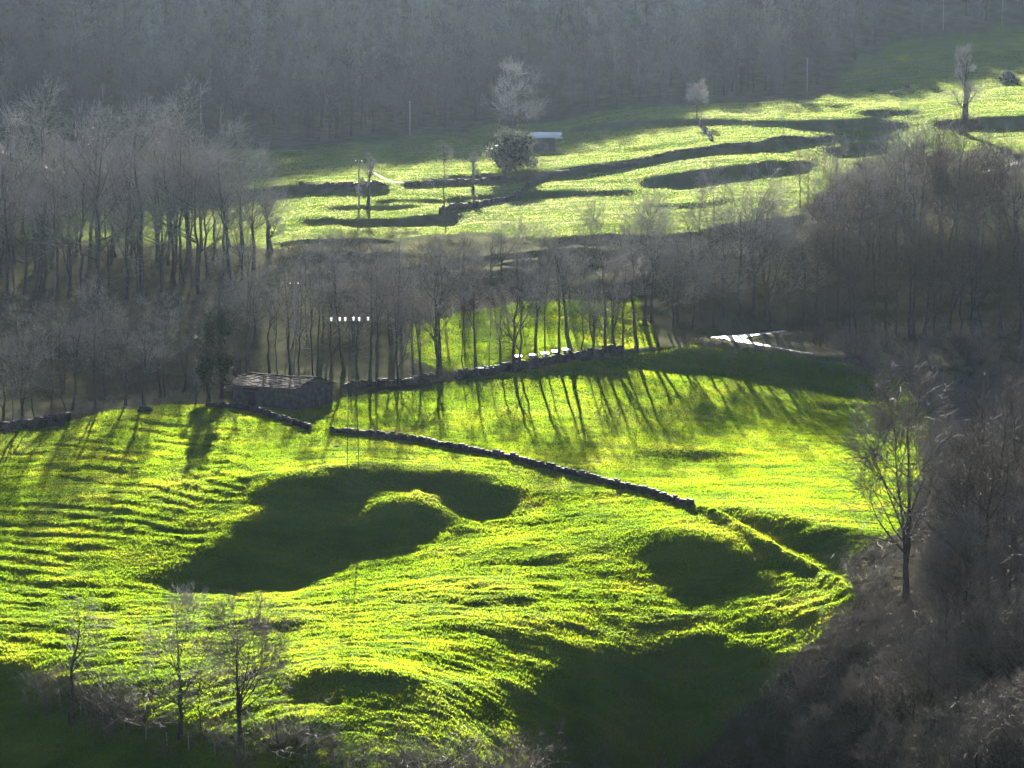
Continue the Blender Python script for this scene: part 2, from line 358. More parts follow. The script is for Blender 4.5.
def pasture(name, trans, dry):
    m = bpy.data.materials.new(name); m.use_nodes = True
    n = m.node_tree.nodes; l = m.node_tree.links; b = n['Principled BSDF']
    tx = n.new('ShaderNodeTexCoord'); mp = n.new('ShaderNodeMapping'); mp.inputs['Scale'].default_value = (.25,.55,.5)
    l.new(tx.outputs['Object'], mp.inputs['Vector'])
    no = n.new('ShaderNodeTexNoise'); no.inputs['Scale'].default_value = .5; no.inputs['Detail'].default_value = 5; no.inputs['Roughness'].default_value = .62
    l.new(mp.outputs[0], no.inputs['Vector'])
    r = n.new('ShaderNodeValToRGB'); e = r.color_ramp.elements
    e[0].position = .33; e[0].color = (*dry[0], 1); e[1].position = .67; e[1].color = (*dry[2], 1)
    q = e.new(.5); q.color = (*dry[1], 1)
    l.new(no.outputs['Fac'], r.inputs['Fac'])
    b.inputs['Roughness'].default_value = .9; b.inputs['Specular IOR Level'].default_value = 0
    no3 = n.new('ShaderNodeTexNoise'); no3.inputs['Scale'].default_value = .055; no3.inputs['Detail'].default_value = 6; no3.inputs['Roughness'].default_value = .7
    l.new(tx.outputs['Object'], no3.inputs['Vector'])
    r3 = n.new('ShaderNodeMapRange'); r3.inputs['From Min'].default_value = .5; r3.inputs['From Max'].default_value = .68; r3.inputs['To Max'].default_value = .3
    l.new(no3.outputs['Fac'], r3.inputs['Value'])
    mx3 = n.new('ShaderNodeMixRGB'); l.new(r3.outputs[0], mx3.inputs[0]); l.new(r.outputs['Color'], mx3.inputs[1]); mx3.inputs[2].default_value = (dry[2][0] * .95, dry[2][1] * .72, dry[2][2] * 2 + .012, 1)
    col = mx3.outputs[0]
    if trans:
        hs = n.new('ShaderNodeMixRGB'); hs.inputs[0].default_value = .75; hs.inputs[2].default_value = (.05,.08,.042,1); l.new(col, hs.inputs[1]); l.new(hs.outputs[0], b.inputs['Base Color'])
        t = n.new('ShaderNodeBsdfTranslucent'); mx = n.new('ShaderNodeMixShader'); mx.inputs[0].default_value = trans
        l.new(col, t.inputs['Color']); l.new(b.outputs[0], mx.inputs[1]); l.new(t.outputs[0], mx.inputs[2]); l.new(mx.outputs[0], n['Material Output'].inputs[0])
    else:
        at = n.new('ShaderNodeAttribute'); at.attribute_name = 'litter'
        no2 = n.new('ShaderNodeTexNoise'); no2.inputs['Scale'].default_value = .35; no2.inputs['Detail'].default_value = 5
        l.new(tx.outputs['Object'], no2.inputs['Vector'])
        r2 = n.new('ShaderNodeValToRGB'); f = r2.color_ramp.elements
        f[0].position = .35; f[0].color = (.028,.034,.017,1); f[1].position = .65; f[1].color = (.06,.058,.036,1)
        l.new(no2.outputs['Fac'], r2.inputs['Fac'])
        mix = n.new('ShaderNodeMixRGB'); l.new(at.outputs['Fac'], mix.inputs[0]); l.new(col, mix.inputs[1]); l.new(r2.outputs['Color'], mix.inputs[2])
        l.new(mix.outputs[0], b.inputs['Base Color'])
        b.inputs['Sheen Weight'].default_value = .0
    return m
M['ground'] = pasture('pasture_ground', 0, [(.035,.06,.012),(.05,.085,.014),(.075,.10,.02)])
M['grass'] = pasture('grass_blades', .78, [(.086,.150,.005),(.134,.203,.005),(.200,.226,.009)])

M['meadow_grass'] = pasture('meadow_blades', .55, [(.12,.155,.035),(.16,.185,.05),(.20,.20,.075)])
# ------------------------------------------------------------------ mesh helpers
def link(o, parent=None):
    S.collection.objects.link(o)
    if parent: o.parent = parent
    return o
def np_mesh(name, V, F, mats, smooth=False, midx=None):
    """V (n,3); F (m,k) index array, k 3 or 4"""
    me = bpy.data.meshes.new(name); V = np.ascontiguousarray(V, dtype=np.float32); F = np.ascontiguousarray(F, dtype=np.int32)
    me.vertices.add(len(V)); me.vertices.foreach_set('co', V.ravel())
    k = F.shape[1]; me.loops.add(F.size); me.loops.foreach_set('vertex_index', F.ravel())
    me.polygons.add(len(F)); me.polygons.foreach_set('loop_start', np.arange(0, F.size, k, dtype=np.int32))
    for m in mats: me.materials.append(m)
    if midx is not None: me.polygons.foreach_set('material_index', np.asarray(midx, np.int32))
    me.polygons.foreach_set('use_smooth', np.full(len(F), smooth))
    me.update(calc_edges=True)
    return me
def tag(o, label=None, cat=None, group=None, kind=None):
    if label: o['label'] = label
    if cat: o['category'] = cat
    if group: o['group'] = group
    if kind: o['kind'] = kind
    return o
def empty(name, loc, rz=0):
    o = bpy.data.objects.new(name, None); link(o); o.location = loc; o.rotation_euler = (0, 0, rz); o.empty_display_size = .5
    return o
def mesh_obj(name, me, parent=None, loc=(0, 0, 0)):
    o = bpy.data.objects.new(name, me); link(o, parent); o.location = loc; return o
def tubes(P0, P1, R0, R1, k=3):
    P0, P1 = np.asarray(P0, float), np.asarray(P1, float); R0 = np.asarray(R0, float); R1 = np.asarray(R1, float)
    d = P1 - P0; d /= np.linalg.norm(d, axis=1, keepdims=True) + 1e-9
    ref = np.where(np.abs(d[:, 2:3]) > .9, np.array([[1., 0, 0]]), np.array([[0, 0, 1.]]))
    a = np.cross(d, ref); a /= np.linalg.norm(a, axis=1, keepdims=True) + 1e-9; b = np.cross(d, a)
    ang = np.arange(k) * 2 * math.pi / k
    c, s = np.cos(ang), np.sin(ang)
    ring = a[:, None, :] * c[None, :, None] + b[:, None, :] * s[None, :, None]
    V = np.concatenate([P0[:, None, :] + ring * R0[:, None, None], P1[:, None, :] + ring * R1[:, None, None]], 1)
    n = len(P0); base = np.arange(n)[:, None] * 2 * k; i = np.arange(k)[None, :]; j = (i + 1) % k
    F = np.stack([base + i, base + j, base + k + j, base + k + i], 2).reshape(-1, 4)
    return V.reshape(-1, 3), F
class MB:
    def __init__(s): s.v = []; s.f = []; s.n = 0
    def add(s, V, F):
        V = np.asarray(V, float); s.v.append(V); s.f.append(np.asarray(F) + s.n); s.n += len(V)
    def box(s, c, size, rz=0, jit=0, tilt=(0, 0)):
        h = np.array(size) / 2
        V = np.array([[x, y, z] for z in (-1, 1) for x, y in ((-1, -1), (1, -1), (1, 1), (-1, 1))], float) * h
        if jit: V += rng.uniform(-jit, jit, V.shape) * np.array(size)
        if tilt != (0, 0):
            V = V @ np.array(Matrix.Rotation(tilt[0], 3, 'X') @ Matrix.Rotation(tilt[1], 3, 'Y')).T
        cz, sz = math.cos(rz), math.sin(rz)
        V = V @ np.array([[cz, sz, 0], [-sz, cz, 0], [0, 0, 1]]) + np.array(c)
        s.add(V, [[0, 3, 2, 1], [4, 5, 6, 7], [0, 1, 5, 4], [1, 2, 6, 5], [2, 3, 7, 6], [3, 0, 4, 7]])
    def bar(s, a, b, r0, r1=None, k=6):
        V, F = tubes([a], [b], [r0], [r1 if r1 is not None else r0], k); n = len(V)
        s.add(V, F)
        a, b = np.asarray(a, float), np.asarray(b, float)
        c = np.array([a, b]); 
        for e, off in ((0, 0), (1, k)):
            idx = [[off + i, off + (i + 1) % k, k * 2 + e, k * 2 + e] for i in range(k)]
        s.v[-1] = np.vstack([V, c]); s.n += 2
        F2 = [[i, (i + 1) % k, 2 * k, 2 * k] for i in range(k)] + [[k + i, k + (i + 1) % k, 2 * k + 1, 2 * k + 1] for i in range(k)]
        s.caps(F2, s.n - 2 - n)
    def caps(s, F2, base):
        for q in F2: s.t = getattr(s, 't', []); s.t.append([base + q[0], base + q[1], base + q[2]])
    def mesh(s, name, mats, smooth=False):
        V = np.vstack(s.v); quads = np.vstack([f for f in s.f]) if s.f else np.zeros((0, 4), int)
        tris = getattr(s, 't', [])
        me = bpy.data.meshes.new(name)
        me.from_pydata(V.tolist(), [], quads.tolist() + tris)
        for m in mats: me.materials.append(m)
        me.polygons.foreach_set('use_smooth', np.full(len(me.polygons), smooth)); me.update()
        return me
    def obj(s, name, m, parent=None, loc=(0, 0, 0), smooth=False):
        return mesh_obj(name, s.mesh(name, [m], smooth), parent, loc)

def bank_soil(x, Y):     # the steep banks of the upper meadow carry bracken and bare earth instead of grass
    g_ = (coarse_z(x, Y + .6) - coarse_z(x, Y - .6)) / 1.2
    return .9 * sstep(.34, .52, g_ + .12 * fbm(x / 3, Y / 3, 91, 2)) * (Y > 325)
# ------------------------------------------------------------------ terrain mesh
def axis_t():
    fine = np.linspace(-.262, .262, 1080)
    o = .262 + np.cumsum(np.geomspace(.001, .09, 60)); return np.concatenate([-o[::-1], fine, o])
def axis_y():
    return np.concatenate([np.arange(-160, 150, 10.), np.arange(150, 180, 1.5), np.arange(180, 298, .19), np.arange(298, 350, .4), np.arange(350, 560, .6), np.arange(560, 720, 3), np.arange(720, 1100, 12)])
ta, ya = axis_t(), axis_y()
W = np.maximum(ya, 150)[:, None]
X = (ta[None, :] * W); Y = np.repeat(ya[:, None], len(ta), 1)
Z = np.empty_like(X); LIT = np.empty_like(X)
for i in range(0, len(ya), 60):
    s = slice(i, i + 60); x, y = X[s].ravel(), Y[s].ravel()
    z = coarse_z(x, y); g, u, v = grass_mask(x, y, z)
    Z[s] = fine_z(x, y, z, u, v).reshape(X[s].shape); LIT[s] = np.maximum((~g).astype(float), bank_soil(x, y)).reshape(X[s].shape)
for _ in range(2):
    LIT[1:-1, 1:-1] = (LIT[:-2, 1:-1] + LIT[2:, 1:-1] + LIT[1:-1, :-2] + LIT[1:-1, 2:] + 2 * LIT[1:-1, 1:-1]) / 6
ny, nx = X.shape
idx = np.arange(ny * nx).reshape(ny, nx)
F = np.stack([idx[:-1, :-1], idx[:-1, 1:], idx[1:, 1:], idx[1:, :-1]], 2).reshape(-1, 4)
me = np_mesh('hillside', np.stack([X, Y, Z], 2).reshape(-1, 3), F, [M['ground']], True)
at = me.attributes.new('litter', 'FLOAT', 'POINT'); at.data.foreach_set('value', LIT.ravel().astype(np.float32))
tag(mesh_obj('hillside', me), kind='structure')
ZG = Z

# grass blades
def grass(name, n, ylo, yhi, blade, label):
    t = rng.uniform(-.25, .25, n)
    Yg = np.sqrt(rng.uniform(ylo ** 2, yhi ** 2, n)); x = t * Yg
    z = coarse_z(x, Yg); g, u, v = grass_mask(x, Yg, z)
    keep = g & (v < 800) & (u > -60) & (u < 1090) & (bank_soil(x, Yg) < .4)
    x, Yg, z, u, v = x[keep], Yg[keep], z[keep], u[keep], v[keep]
    z = fine_z(x, Yg, z, u, v)
    h0, w0, k = blade
    tuft = .55 + 1.1 * np.clip(fbm(x / 2.2, Yg / 1.3, 71, 3) + .5, 0, 1.2)
    m = len(x); V = []; 
    for j in range(k):
        a = rng.uniform(0, 2 * math.pi, m); lean = rng.uniform(.1, .75, m); h = h0 * rng.uniform(.6, 1.25, m) * tuft
        wd = w0 * rng.uniform(.6, 1.3, m); th = rng.uniform(0, 2 * math.pi, m)
        ox, oy = rng.normal(0, w0 * 1.3, m), rng.normal(0, w0 * 1.3, m)
        bx, by = x + ox, Yg + oy
        c, s = np.cos(a), np.sin(a)
        p0 = np.stack([bx - wd * c, by - wd * s, z - .06], 1); p1 = np.stack([bx + wd * c, by + wd * s, z - .06], 1)
        p2 = np.stack([bx + lean * h * np.cos(th), by + lean * h * np.sin(th), z + h], 1)
        V.append(np.stack([p0, p1, p2], 1))
    V = np.concatenate(V, 0).reshape(-1, 3)
    F = np.arange(len(V)).reshape(-1, 3)
    return tag(mesh_obj(name, np_mesh(name, V, F, [M[name]])), label, 'grass', kind='stuff')
grass('grass', 640000, 176, 335, (.115, .04, 3), 'short backlit pasture grass over the near hill')
grass('meadow_grass', 250000, 335, 600, (.125, .09, 3), 'short pasture grass over the terraced upper meadow')

# road surface
def strip(name, P, width, m, label=None):
    pts = []
    for i in range(len(P) - 1):
        for t in np.linspace(0, 1, 10, endpoint=False): pts.append(P[i] * (1 - t) + P[i + 1] * t)
    pts.append(P[-1]); pts = np.array(pts)
    d = np.gradient(pts[:, :2], axis=0); d /= np.linalg.norm(d, axis=1, keepdims=True); nrm = np.stack([-d[:, 1], d[:, 0]], 1)
    wd = np.interp(np.linspace(0, 1, len(pts)), np.linspace(0, 1, len(width)), width)
    V = []
    for i, p in enumerate(pts):
        for s in (-1, -.33, .33, 1):
            q = p[:2] + nrm[i] * wd[i] * s; V.append((q[0], q[1], max(gz(*q), p[2] - .1) + .05))
    F = [(4*i+j, 4*i+j+1, 4*i+j+5, 4*i+j+4) for i in range(len(pts) - 1) for j in range(3)]
    return mesh_obj(name, np_mesh(name, np.array(V), np.array(F), [m], True))
tag(strip('road', RA, [.7, 1.4, 1.8, 1.1, .7], M['road']), kind='structure')
RBz = RB.copy(); RBz[:, 2] += .01
tag(strip('road', RBz, [2.0, 1.1, .7, .5, .4], M['road']), kind='structure')
PTH = np.array([hit(*p) for p in [(368,171),(378,176),(390,181),(402,184),(416,186)]])
tag(strip('path', PTH, [.25, .32, .28], M['gravel']), kind='structure')
PT2 = np.array([hit(*p) for p in [(980,172),(1000,168),(1020,162),(1045,157)]])
tag(strip('path', PT2, [.8, 1.0], M['gravel']), kind='structure')

# ------------------------------------------------------------------ bare trees
def unit(a): return a / (np.linalg.norm(a, axis=-1, keepdims=True) + 1e-9)
def grow(g, P, Rr, L, c, m2, fac, ang, up, jit, tmin, rmax=.62, rmin=.006):
    N, m, _ = P.shape
    t = g.uniform(tmin, 1, (N, c)); t[:, 0] = 1.0
    q = t * (m - 1); i = np.minimum(q.astype(int), m - 2); f = (q - i)[..., None]
    n = np.arange(N)[:, None]
    st = P[n, i] * (1 - f) + P[n, i + 1] * f
    dr = unit(P[n, i + 1] - P[n, i])
    rr = Rr[n, i] * (1 - f[..., 0]) + Rr[n, i + 1] * f[..., 0]
    rv = unit(g.normal(0, 1, dr.shape)); side = unit(rv - dr * (rv * dr).sum(-1, keepdims=True))
    a = np.radians(g.uniform(ang[0], ang[1], (N, c)))[..., None]; a = np.where(t[..., None] > .98, a * .35, a)
    d = unit(dr * np.cos(a) + side * np.sin(a)).reshape(-1, 3)
    ln = (L[:, None] * g.uniform(fac[0], fac[1], (N, c)) * (1.25 - .6 * t)).reshape(-1)
    r = np.maximum(rr.reshape(-1) * rmax, rmin)
    pts = [st.reshape(-1, 3)]; cur = d
    for k in range(m2 - 1):
        cur = unit(cur + g.normal(0, jit, cur.shape) + np.array([0, 0, up]))
        pts.append(pts[-1] + cur * (ln / (m2 - 1))[:, None])
    P2 = np.stack(pts, 1); R2 = r[:, None] * np.linspace(1, .35, m2)[None, :]
    return P2, R2, ln
def segs(P, Rr, k):
    return tubes(P[:, :-1].reshape(-1, 3), P[:, 1:].reshape(-1, 3), Rr[:, :-1].ravel(), Rr[:, 1:].ravel(), k)
def trunk_mesh(pts, rr, k=8):
    pts = np.asarray(pts); n = len(pts); V = []
    for i in range(n):
        a = np.arange(k) * 2 * math.pi / k
        V.append(pts[i] + np.stack([np.cos(a) * rr[i], np.sin(a) * rr[i], 0 * a], 1))
    V = np.vstack(V); F = [[i*k+j, i*k+(j+1) % k, (i+1)*k+(j+1) % k, (i+1)*k+j] for i in range(n - 1) for j in range(k)]
    return V, np.array(F)
def stack(parts):
    V, F, n = [], [], 0
    for v, f in parts: V.append(v); F.append(f + n); n += len(v)
    return np.vstack(V), np.vstack(F)
def leaves(g, centres, spread, size, n):
    """small leaf quads scattered round the given points"""
    c = centres[g.integers(0, len(centres), n)] + g.normal(0, 1, (n, 3)) * spread
    a = unit(g.normal(0, 1, (n, 3))); b = unit(np.cross(a, g.normal(0, 1, (n, 3))))
    s = size * g.uniform(.6, 1.4, (n, 1))
    V = np.stack([c - a * s, c + b * s * .7, c + a * s, c - b * s * .7], 1).reshape(-1, 3)
    return V, np.arange(4 * n).reshape(-1, 4)
def make_tree(seed, H, r0, fork=.35, n1=14, len1=.34, ang1=(28, 55), up=.10, c=(7, 6, 4), tw=.011, top=.88, lean=0, twigs=True, fork2=True, stub=False, fac=(.42, .7)):
    g = np.random.default_rng(seed)
    n = 10; z = np.linspace(-.5, H * top, n)
    wx = np.cumsum(g.normal(0, .010 * H, n)) + lean * z; wy = np.cumsum(g.normal(0, .010 * H, n)); wx -= wx[1]; wy -= wy[1]
    pts = np.stack([wx, wy, z], 1)
    rr = r0 * np.clip(1.0 - .86 * (np.linspace(0, 1, n) ** .85), .1, 1); rr[0] *= 1.45; rr[1] *= 1.08
    tv, tf = trunk_mesh(pts, rr)
    tparts = [(tv, tf)]
    if fork2:      # a second leader from the fork
        k = max(2, int(n * (fork * .85))); q = [pts[k]]; d = unit(np.array([g.normal(0, .5), g.normal(0, .5), 1.15]))
        for j in range(6):
            d = unit(d + np.array([g.normal(0, .06), g.normal(0, .06), .08])); q.append(q[-1] + d * H * (top - fork) * .155)
        q = np.array(q); r2 = rr[k] * .72 * np.linspace(1, .18, 7); tparts.append(trunk_mesh(q, r2, 6))
    P0 = pts[None]; R0 = rr[None]
    out = []
    def lvl1(P, Rr, cnt, LL):
        P1, R1, L1 = grow(g, P, Rr, np.array([LL]), cnt, 5, (.75, 1.15), ang1, up, .10, fork / top if P is P0 else .15, .5, .02)
        return P1, R1, L1
    P1, R1, L1 = lvl1(P0, R0, n1, H * len1)
    if fork2:
        a, b, d = lvl1(q[None], r2[None], n1 * 2 // 3, H * len1 * .8); P1 = np.concatenate([P1, a]); R1 = np.concatenate([R1, b]); L1 = np.concatenate([L1, d])
    out.append(segs(P1, R1, 4))
    P2, R2, L2 = grow(g, P1, R1, L1, c[0], 4, fac, (25, 60), up * .8, .13, .25, .55, .012); out.append(segs(P2, R2, 3))
    P3, R3, L3 = grow(g, P2, R2, L2, c[1], 3, fac, (25, 60), up * .6, .16, .2, .6, tw * 1.05); out.append(segs(P3, np.maximum(R3, tw * .6), 3))
    if twigs:
        P4, R4, L4 = grow(g, P3, R3, L3, c[2], 2, (.5, 1.0), (20, 60), up, .2, .15, .7, tw * .8); out.append(segs(P4, np.maximum(R4, tw * .4), 3))
    V_, F_ = stack(out); nl = len(out[0][1]) + len(out[1][1])
    return stack(tparts), (V_, F_, nl), P1, pts
VAR = {}
def variant(kind, name, tr, cr, tm=None, cm=None, extra=None):
    t = np_mesh('trunk', *tr, [tm or M['bark']], True); V_, F_, nl = cr; c = np_mesh('crown', V_, F_, [tm or M['bark'], cm or M['twig']], False, (np.arange(len(F_)) >= nl).astype(int))
    VAR.setdefault(kind, []).append((name, t, c, extra))
for s in range(7):
    tr, cr, _, _ = make_tree(100 + s, 13, .20 + .035 * (s % 3), fork=[.34, .42, .28, .46, .38, .3, .5][s], n1=11, c=(6, 5, 2), tw=.014, len1=[.30, .26, .33, .27, .3, .24, .28][s], ang1=(22, 48), lean=[0, .03, -.04, .02, 0, .05, -.02][s], fork2=s % 2 == 0)
    variant('tall', 'bare_tree', tr, cr, cm=M['twig'] if s % 3 else M['twig_pink'])
for s in range(3):
    tr, cr, _, _ = make_tree(200 + s, 13, .26, fork=.28, n1=14, len1=.42, ang1=(35, 75), up=.08, c=(7, 5, 2), tw=.015, fork2=s != 1)
    variant('broad', 'bare_tree', tr, cr)
for s in range(3):
    tr, cr, _, _ = make_tree(300 + s, 7, .07, fork=.3, n1=9, len1=.25, ang1=(18, 42), up=.12, c=(5, 4, 3), fork2=False, tw=.009)
    variant('young', 'young_tree', tr, cr)
for s in range(2):
    tr, cr, P1, pts = make_tree(400 + s, 10, .24, fork=.3, n1=10, len1=.22, ang1=(25, 60), c=(5, 4, 3), fork2=True)
    g = np.random.default_rng(s); cen = np.concatenate([pts[2:9], pts[2:8] * .5 + pts[3:9] * .5, P1[:, 0], P1[:, 1]])
    lv = leaves(g, cen, .30, .12, 3000)
    variant('ivy', 'ivy_tree', tr, cr, cm=M['scrub'], extra=np_mesh('ivy', *lv, [M['ivy']]))
for s in range(3):
    g = np.random.default_rng(500 + s)
    tr, cr, P1, pts = make_tree(510 + s, 9, .42, fork=.42, n1=9, len1=.20, ang1=(30, 62), up=.16, c=(7, 6, 3), top=.62, fork2=True, tw=.017)
    variant('pollard', 'pollard_tree', tr, cr, cm=M['sunlit_twig'])
for s in range(4):
    tr, cr, _, _ = make_tree(230 + s, 13, .22, fork=[.26, .36, .3, .4][s], n1=14, len1=[.36, .3, .38, .28][s], ang1=(26, 58), up=.10, c=(6, 5, 2), tw=.015, fork2=s % 2 == 0)
    variant('dark', 'bare_tree', tr, cr, cm=M['scrub'])  # twigs darkened to put the right wood's shade into their colour
    tr, cr, _, _ = make_tree(270 + s, 11, .16, fork=.2, n1=16, len1=.38, ang1=(25, 68), up=.09, c=(7, 6, 3), tw=.013, fork2=s % 2 == 0)
    variant('brown', 'bare_tree', tr, cr, cm=M['bracken'])
for s in range(3):
    tr, cr, _, _ = make_tree(250 + s, 13, .24, fork=.24, n1=18, len1=.40, ang1=(28, 70), up=.08, c=(8, 6, 3), fork2=s != 1, tw=.018)
    variant('full', 'bare_tree', tr, cr, cm=[M['twig'], M['sunlit_twig'], M['bracken']][s])
tr, cr, P1, pts = make_tree(600, 8, .15, fork=.36, n1=26, len1=.30, ang1=(25, 85), up=.06, c=(8, 6, 4), top=.75, fork2=False, tw=.016)
variant('round', 'round_tree', tr, cr, cm=M['sunlit_twig'])
def shrub_arrays(seed, H, n, thick=.009, k=3, sub=4, fl=.8):
    g = np.random.default_rng(seed)
    d = unit(np.stack([g.normal(0, fl, n), g.normal(0, fl, n), g.uniform(.5, 1.3, n)], 1))
    st = np.stack([g.normal(0, .12 * H, n), g.normal(0, .12 * H, n), np.full(n, -.15)], 1)
    ln = H * g.uniform(.55, 1.1, n); pts = [st]; cur = d
    for j in range(3):
        cur = unit(cur + g.normal(0, .16, cur.shape) + np.array([0, 0, .12])); pts.append(pts[-1] + cur * (ln / 3)[:, None])
    P = np.stack(pts, 1); Rr = thick * 1.6 * np.linspace(1, .4, 4)[None, :] * np.ones((n, 1))
    P2, R2, L2 = grow(g, P, Rr, ln, sub, 3, (.3, .55), (25, 65), .08, .2, .3, .7, thick * .8)
    P3, R3, L3 = grow(g, P2, R2, L2, 3, 2, (.4, .8), (25, 65), .08, .2, .2, .8, thick * .6)
    return P, Rr, P2, R2, P3, R3
for s in range(4):
    P, Rr, P2, R2, P3, R3 = shrub_arrays(700 + s, 3, 34, .012)
    st = np_mesh('stems', *segs(P, Rr, 4), [M['bark']]); tg = np_mesh('twigs', *stack([segs(P2, R2, 3), segs(P3, R3, 3)]), [M['twig'] if s % 2 else M['twig_pink']])
    VAR.setdefault('shrub', []).append(('shrub', st, tg, None))
BASEH = {'tall': 13, 'broad': 13, 'full': 13, 'dark': 13, 'brown': 11, 'young': 7, 'ivy': 10, 'pollard': 8, 'round': 8, 'shrub': 3}
def plant(kind, p, h, label, group=None, v=None, rz=None, sx=1.0, cat=None):
    L = VAR[kind]; name, t, c, ex = L[(v if v is not None else R.randrange(len(L))) % len(L)]
    o = empty(name, (p[0], p[1], p[2] - .05), R.uniform(0, 6.28) if rz is None else rz)
    s = h / BASEH[kind]; o.scale = (s * sx, s * sx, s)
    tag(o, label, cat or ('shrub' if kind == 'shrub' else 'tree'), group)
    mesh_obj('stems' if kind == 'shrub' else 'trunk', t, o); mesh_obj('twigs' if kind == 'shrub' else 'crown', c, o)
    if ex: mesh_obj('ivy', ex, o)
    return o
def hpx(p, n): return n * math.hypot(p[1], p[2]) / FOC        # height of n picture rows at that distance
ONES = 'first second third fourth fifth sixth seventh eighth ninth tenth eleventh twelfth thirteenth fourteenth fifteenth sixteenth seventeenth eighteenth nineteenth'.split()
def nth(n):
    if n < 20: return ONES[n - 1]
    t, o = divmod(n, 10); tens = {2: 'twent', 3: 'thirt', 4: 'fort', 5: 'fift'}[t]
    return tens + 'ieth' if o == 0 else tens + 'y-' + ONES[o - 1]
def row(us, vfun, hfun, kinds, fmt, group, jv=7, flip=False, sx=1.0):
    """a row of trees along the slope; each is named by its count from a landmark at one end of the row"""
    us = sorted(us, reverse=flip)
    for k, u in enumerate(us):
        v = vfun(u) + R.uniform(-jv, jv); p = hit(u, v); kd = R.choice(kinds)
        word = {'tall': 'tall bare tree', 'broad': 'spreading bare tree', 'full': 'full-crowned bare tree', 'dark': 'dark bare tree', 'brown': 'brown twiggy tree', 'young': 'slender young tree', 'ivy': 'ivy-clad tree', 'pollard': 'stubby pollard tree', 'shrub': 'leafless shrub', 'round': 'round tree'}[kd]
        plant(kd, p, hpx(p, hfun(u) * R.uniform(.66, 1.14)), fmt.format(word, nth(k + 1)), group, sx=sx * R.uniform(.9, 1.15))
def spread_us(a, b, n, j=.45):
    d = (b - a) / n; return [a + d * (i + .5 + R.uniform(-j, j)) for i in range(n)]
def lin(*pts):
    xs = [p[0] for p in pts]; ys = [p[1] for p in pts]; return lambda u: float(np.interp(u, xs, ys))
# left wood: three ranks
row(spread_us(-25, 262, 26), lin((-30, 300), (150, 296), (262, 274)), lin((-30, 152), (90, 160), (150, 158), (215, 150), (262, 112)), ['tall', 'tall', 'tall', 'broad'], '{} in the front rank of the left wood, {} from the meadow side', 'trees in the front rank of the left wood', flip=True)
row(spread_us(-25, 250, 22), lin((-30, 268), (150, 262), (250, 250)), lin((-30, 130), (100, 134), (200, 130), (250, 104)), ['tall', 'tall', 'broad'], '{} in the middle rank of the left wood, {} from the meadow side', 'trees in the middle rank of the left wood', flip=True)
row(spread_us(-25, 190, 13), lin((-30, 240), (190, 232)), lin((-30, 105), (190, 95)), ['tall', 'broad'], '{} at the back of the left wood, {} from the meadow side', 'trees at the back of the left wood', flip=True)
# near-left row on the edge of the near hill
row(spread_us(-20, 188, 16), lin((-20, 424), (40, 420), (110, 405), (190, 396)), lin((-20, 118), (50, 122), (100, 92), (150, 95), (190, 92)), ['tall', 'tall', 'broad', 'young'], '{} along the near hill edge, {} left of the barn', 'trees along the near hill edge left of the barn', flip=True)
row(spread_us(-20, 210, 8), lin((-20, 392), (110, 384), (210, 374)), lin((-20, 92), (110, 80), (210, 80)), ['tall', 'young'], '{} behind the hill-edge row, {} left of the barn', 'trees behind the hill-edge row', flip=True)
# behind the barn and the tower
row(spread_us(238, 452, 19, .5), lin((238, 378), (330, 380), (400, 383), (452, 372)), lin((238, 112), (330, 118), (400, 126), (452, 104)), ['tall', 'tall', 'young'], '{} on the field edge beyond the barn, {} from the barn', 'trees on the field edge beyond the barn')
row(spread_us(215, 440, 9, .5), lin((215, 352), (330, 350), (440, 345)), lin((215, 82), (440, 88)), ['tall', 'young', 'broad'], '{} up the slope behind the barn, {} from its left end', 'trees up the slope behind the barn')
# behind the white-topped boxes
row(spread_us(458, 640, 16, .5), lin((458, 376), (500, 368), (560, 358), (640, 346)), lin((458, 88), (520, 110), (560, 110), (640, 100)), ['tall', 'tall', 'young'], '{} behind the wall of white-topped boxes, {} from the lane', 'trees behind the wall with white-topped boxes', flip=True)
row(spread_us(470, 640, 6, .5), lin((470, 306), (640, 296)), lin((470, 55), (640, 60)), ['tall', 'young', 'broad'], '{} above the small sunlit clearing, {} from the lane', 'trees above the small sunlit clearing', flip=True)
row(spread_us(285, 475, 12, .5), lin((285, 318), (475, 306)), lin((285, 66), (475, 62)), ['tall', 'young', 'broad'], '{} on the old terraces behind the barn trees, {} from the left wood', 'trees on the old terraces of the middle slope')
row(spread_us(480, 700, 12, .5), lin((480, 284), (700, 270)), lin((480, 48), (700, 60)), ['tall', 'young', 'broad'], '{} on the upper part of the middle slope, {} from the left', 'trees on the upper part of the middle slope')
# above the lane
row(spread_us(640, 790, 13, .5), lin((640, 328), (700, 325), (790, 318)), lin((640, 96), (690, 105), (790, 115)), ['tall', 'broad', 'broad'], '{} above the lane hairpin, {} from the clearing', 'trees above the lane hairpin')
row(spread_us(700, 860, 9, .5), lin((700, 285), (860, 262)), lin((700, 88), (800, 105), (860, 118)), ['tall', 'broad'], '{} between lane and upper meadow, {} from the clearing', 'trees on the slope between lane and upper meadow')
# right wood
row(spread_us(800, 1045, 22), lin((800, 326), (880, 340), (1045, 335)), lin((800, 105), (880, 130), (1045, 120)), ['dark'], '{} at the foot of the right wood, {} from the lane', 'trees at the foot of the right wood')
row(spread_us(850, 1045, 20), lin((850, 275), (1045, 268)), lin((850, 120), (920, 125), (1045, 110)), ['dark', 'tall'], '{} midway up the right wood, {} from the meadow side', 'trees midway up the right wood')
row(spread_us(790, 1045, 18), lin((790, 215), (850, 210), (1045, 205)), lin((790, 60), (860, 75), (920, 88), (1045, 78)), ['tall', 'tall'], '{} in the upper right wood, {} from the meadow side', 'trees in the upper right wood')
